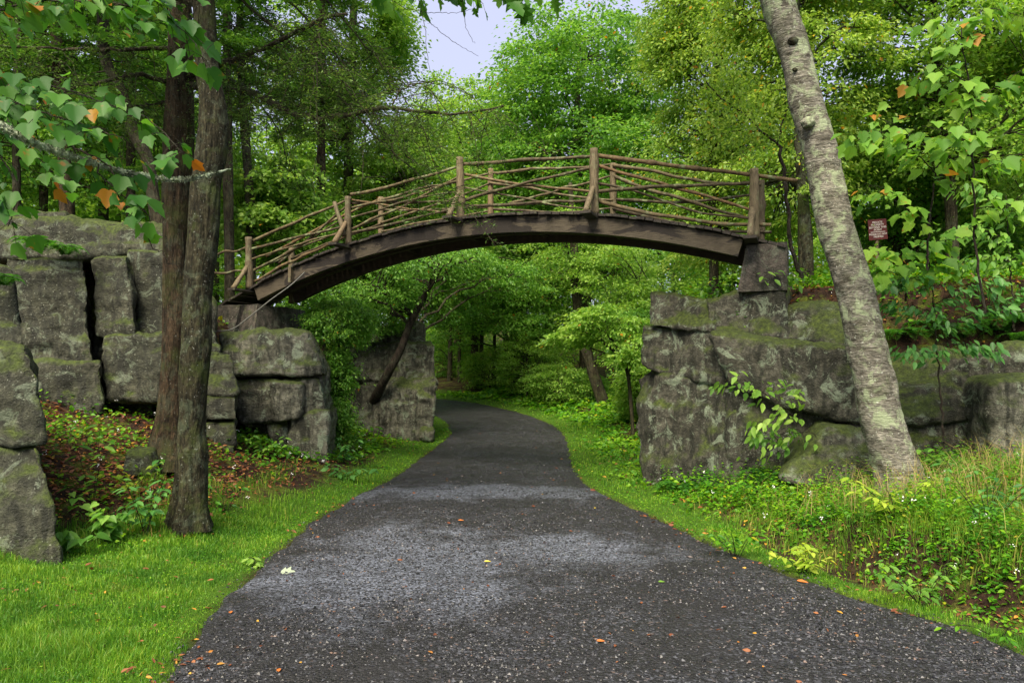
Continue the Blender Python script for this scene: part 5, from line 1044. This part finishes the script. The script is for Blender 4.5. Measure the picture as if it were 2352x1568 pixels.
weed('bright small-leaved plant on the slope above the broad-leaved ones', 300, 8.6, .35, 30, .09, 'leaf_yellow', HEART, 5, group=WG); weed('leafy plant in front of the rock pier, next to the red slope', 610, 12.4, .55, 60, .12, 'leaf_mid', OVAL, 6, group=WG)
weed('plant with pale leaves at the right foot of the rock pier', 790, 13.4, .5, 60, .13, 'leaf_blue', OVAL, 7, .3, WG); weed('large-leaved plant by the verge right of the rock pier', 800, 12.3, .35, 40, .17, 'leaf_blue', OVAL, 8, .25, WG)
weed('small weed in the grass at the road edge near the pale leaf', 590, 6.9, .10, 18, .08, 'leaf_bright', OVAL, 9, .08, WG); weed('thin weed at the right foot of the near mossy trunk', 520, 9.0, .45, 40, .09, 'weed', OVAL, 10, .25, WG)
WR = 'weeds in the right bank'
for i, (px, Y, h, n, sz, leaf, lab) in enumerate([(1690, 7.4, .35, 40, .08, 'weed', 'leafy weed on the right bank, nearest the verge'), (1850, 6.6, .35, 50, .09, 'leaf_yellow', 'yellow-green weed clump hanging over the ditch'), (1760, 9.6, .4, 50, .09, 'weed', 'weed clump at the foot of the dark outcrop'), (2120, 5.6, .4, 50, .08, 'leaf_mid', 'dense weed over the dark ditch at lower right'),
    (2270, 6.3, .55, 60, .08, 'leaf_blue', 'blue-green bushy weed at the right edge'), (2060, 6.9, .45, 50, .09, 'leaf_yellow', 'yellowing weed in front of the birch foot'), (2200, 8.2, .5, 70, .10, 'leaf_mid', 'dark leafy clump right of the birch foot'), (1500, 12.0, .3, 40, .09, 'leaf_mid', 'weed at the left foot of the right outcrop'), (2290, 4.8, .12, 14, .05, 'weed', 'small weed by the road at the lower right corner')]):
    weed(lab, px, Y, h, n*2, sz, leaf, OVAL, 20+i, .32, WR)
# a few fallen leaves one can point at
def fallen(label, px, py, size, col, T=OVAL, Y=None, a=0.3, up=.01):
    Yd = Y or 6.0
    for _ in range(30):
        x = (px-CX)/F*Yd; z = float(roadz(np.array([x]), np.array([Yd]))[0]); Yd = Yd*.5+.5*(CH-z)*F/(py-HY)
    mb = MB(); c = np.array([x, Yd, z+up]); leaves(mb, T, np.array([c]), np.array([[math.cos(a), math.sin(a), .05]]), np.array([[0, -.25, 1.]]), size)
    o = mb.build('fallen_leaf', M[col], off=tuple(c)); o.location = c; tag(o, label, 'leaf', 'single leaves on the road')
for nm, col in (('leaf_fallen_yellow', (.62, .45, .06)), ('leaf_fallen_orange', (.45, .14, .03)), ('leaf_fallen_pale', (.30, .35, .25)), ('leaf_fallen_green', (.12, .24, .03))): M[nm] = NT(nm).finish(col, .6)
fallen('yellow leaf lying in the middle of the gravel road', 1112, 1291, .075, 'leaf_fallen_yellow'); fallen('orange leaf on the road just beyond the pale sheen painted on the gravel', 1052, 1196, .085, 'leaf_fallen_orange'); fallen('pale torn leaf at the left road edge by the grass', 645, 1315, .15, 'leaf_fallen_pale', SHARP, a=.1)
fallen('small yellow leaf on the road near the right verge', 1365, 1168, .07, 'leaf_fallen_yellow', a=1); fallen('green leaf lying on the right half of the road', 1512, 1338, .07, 'leaf_fallen_green'); fallen('orange leaf in the near centre of the road, right of the middle', 1370, 1474, .06, 'leaf_fallen_orange', a=.1)
fallen('curled orange leaf on the road by the left grass edge', 530, 1410, .07, 'leaf_fallen_orange', a=2); fallen('orange leaf on the gravel in the lower left foreground', 640, 1545, .06, 'leaf_fallen_orange', a=1.9); fallen('tan leaf at the right road edge beside the ditch', 1830, 1335, .10, 'leaf_fallen_orange', a=-.4)

# ------------------------------------------------------------------ sign
Ys = 15.0; zc = at(2016, 527, Ys); sg = empty('sign', (zc[0], Ys, gz_at(zc[0], Ys)), 'small dark red private property sign on a post behind the leaning birch', 'sign')
a_ = math.radians(-9); ex = np.array([math.cos(a_), math.sin(a_)*.3, -math.sin(a_)*.5]); ex = nrm(ex*np.array([1, 1, 1])); wv, hv = .20, .225; up = np.array([-.09, 0, 1.]); up = nrm(up-ex*np.dot(up, ex)); nv_ = np.cross(ex, up)
c8 = [zc+ex*a*wv+up*b*hv+nv_*c for b in (-1, 1) for a, c in ((-1, .0), (1, .0), (1, -.012), (-1, -.012))]
MB().add(*box8(c8)).build('board', M['sign'], sg)
MB().add(*tube(resample(np.array([[zc[0]+.02, Ys+.05, gz_at(zc[0], Ys)-.2], [zc[0], Ys+.05, zc[2]+.15]]), 8), np.full(8, .035), 8)).build('post', M['post'], sg)
from mathutils import Matrix
rot = Matrix((tuple(ex), tuple(up), tuple(nv_))).transposed().to_4x4()
for txt, dy, sz in (('PRIVATE', .155, .058), ('PROPERTY', .10, .058), ('BEYOND THIS', .045, .058), ('POINT', -.01, .058), ('PLEASE DO NOT', -.105, .052), ('TRESPASS', -.16, .052)):
    cu = bpy.data.curves.new('lettering', 'FONT'); cu.body = txt; cu.size = sz; cu.align_x = 'CENTER'; cu.align_y = 'CENTER'; cu.extrude = .001; cu.offset = .0012
    t_ = bpy.data.objects.new('tmp', cu); S.collection.objects.link(t_); dg = bpy.context.evaluated_depsgraph_get(); me = bpy.data.meshes.new_from_object(t_.evaluated_get(dg)); bpy.data.objects.remove(t_)
    side = nv_ if nv_[1] < 0 else -nv_
    p_ = zc+up*dy+nv_*.003-np.array(sg.location)
    me.transform(Matrix.Translation(tuple(p_)) @ rot); link('lettering', me, M['sign_text'], sg)
p0 = zc-up*.055+nv_*.003; MB().add(*box8([p0+ex*a*.155+up*b*.006+nv_*c for b in (-1, 1) for a, c in ((-1, .002), (1, .002), (1, -.001), (-1, -.001))])).build('rule_line', M['sign_text'], sg)
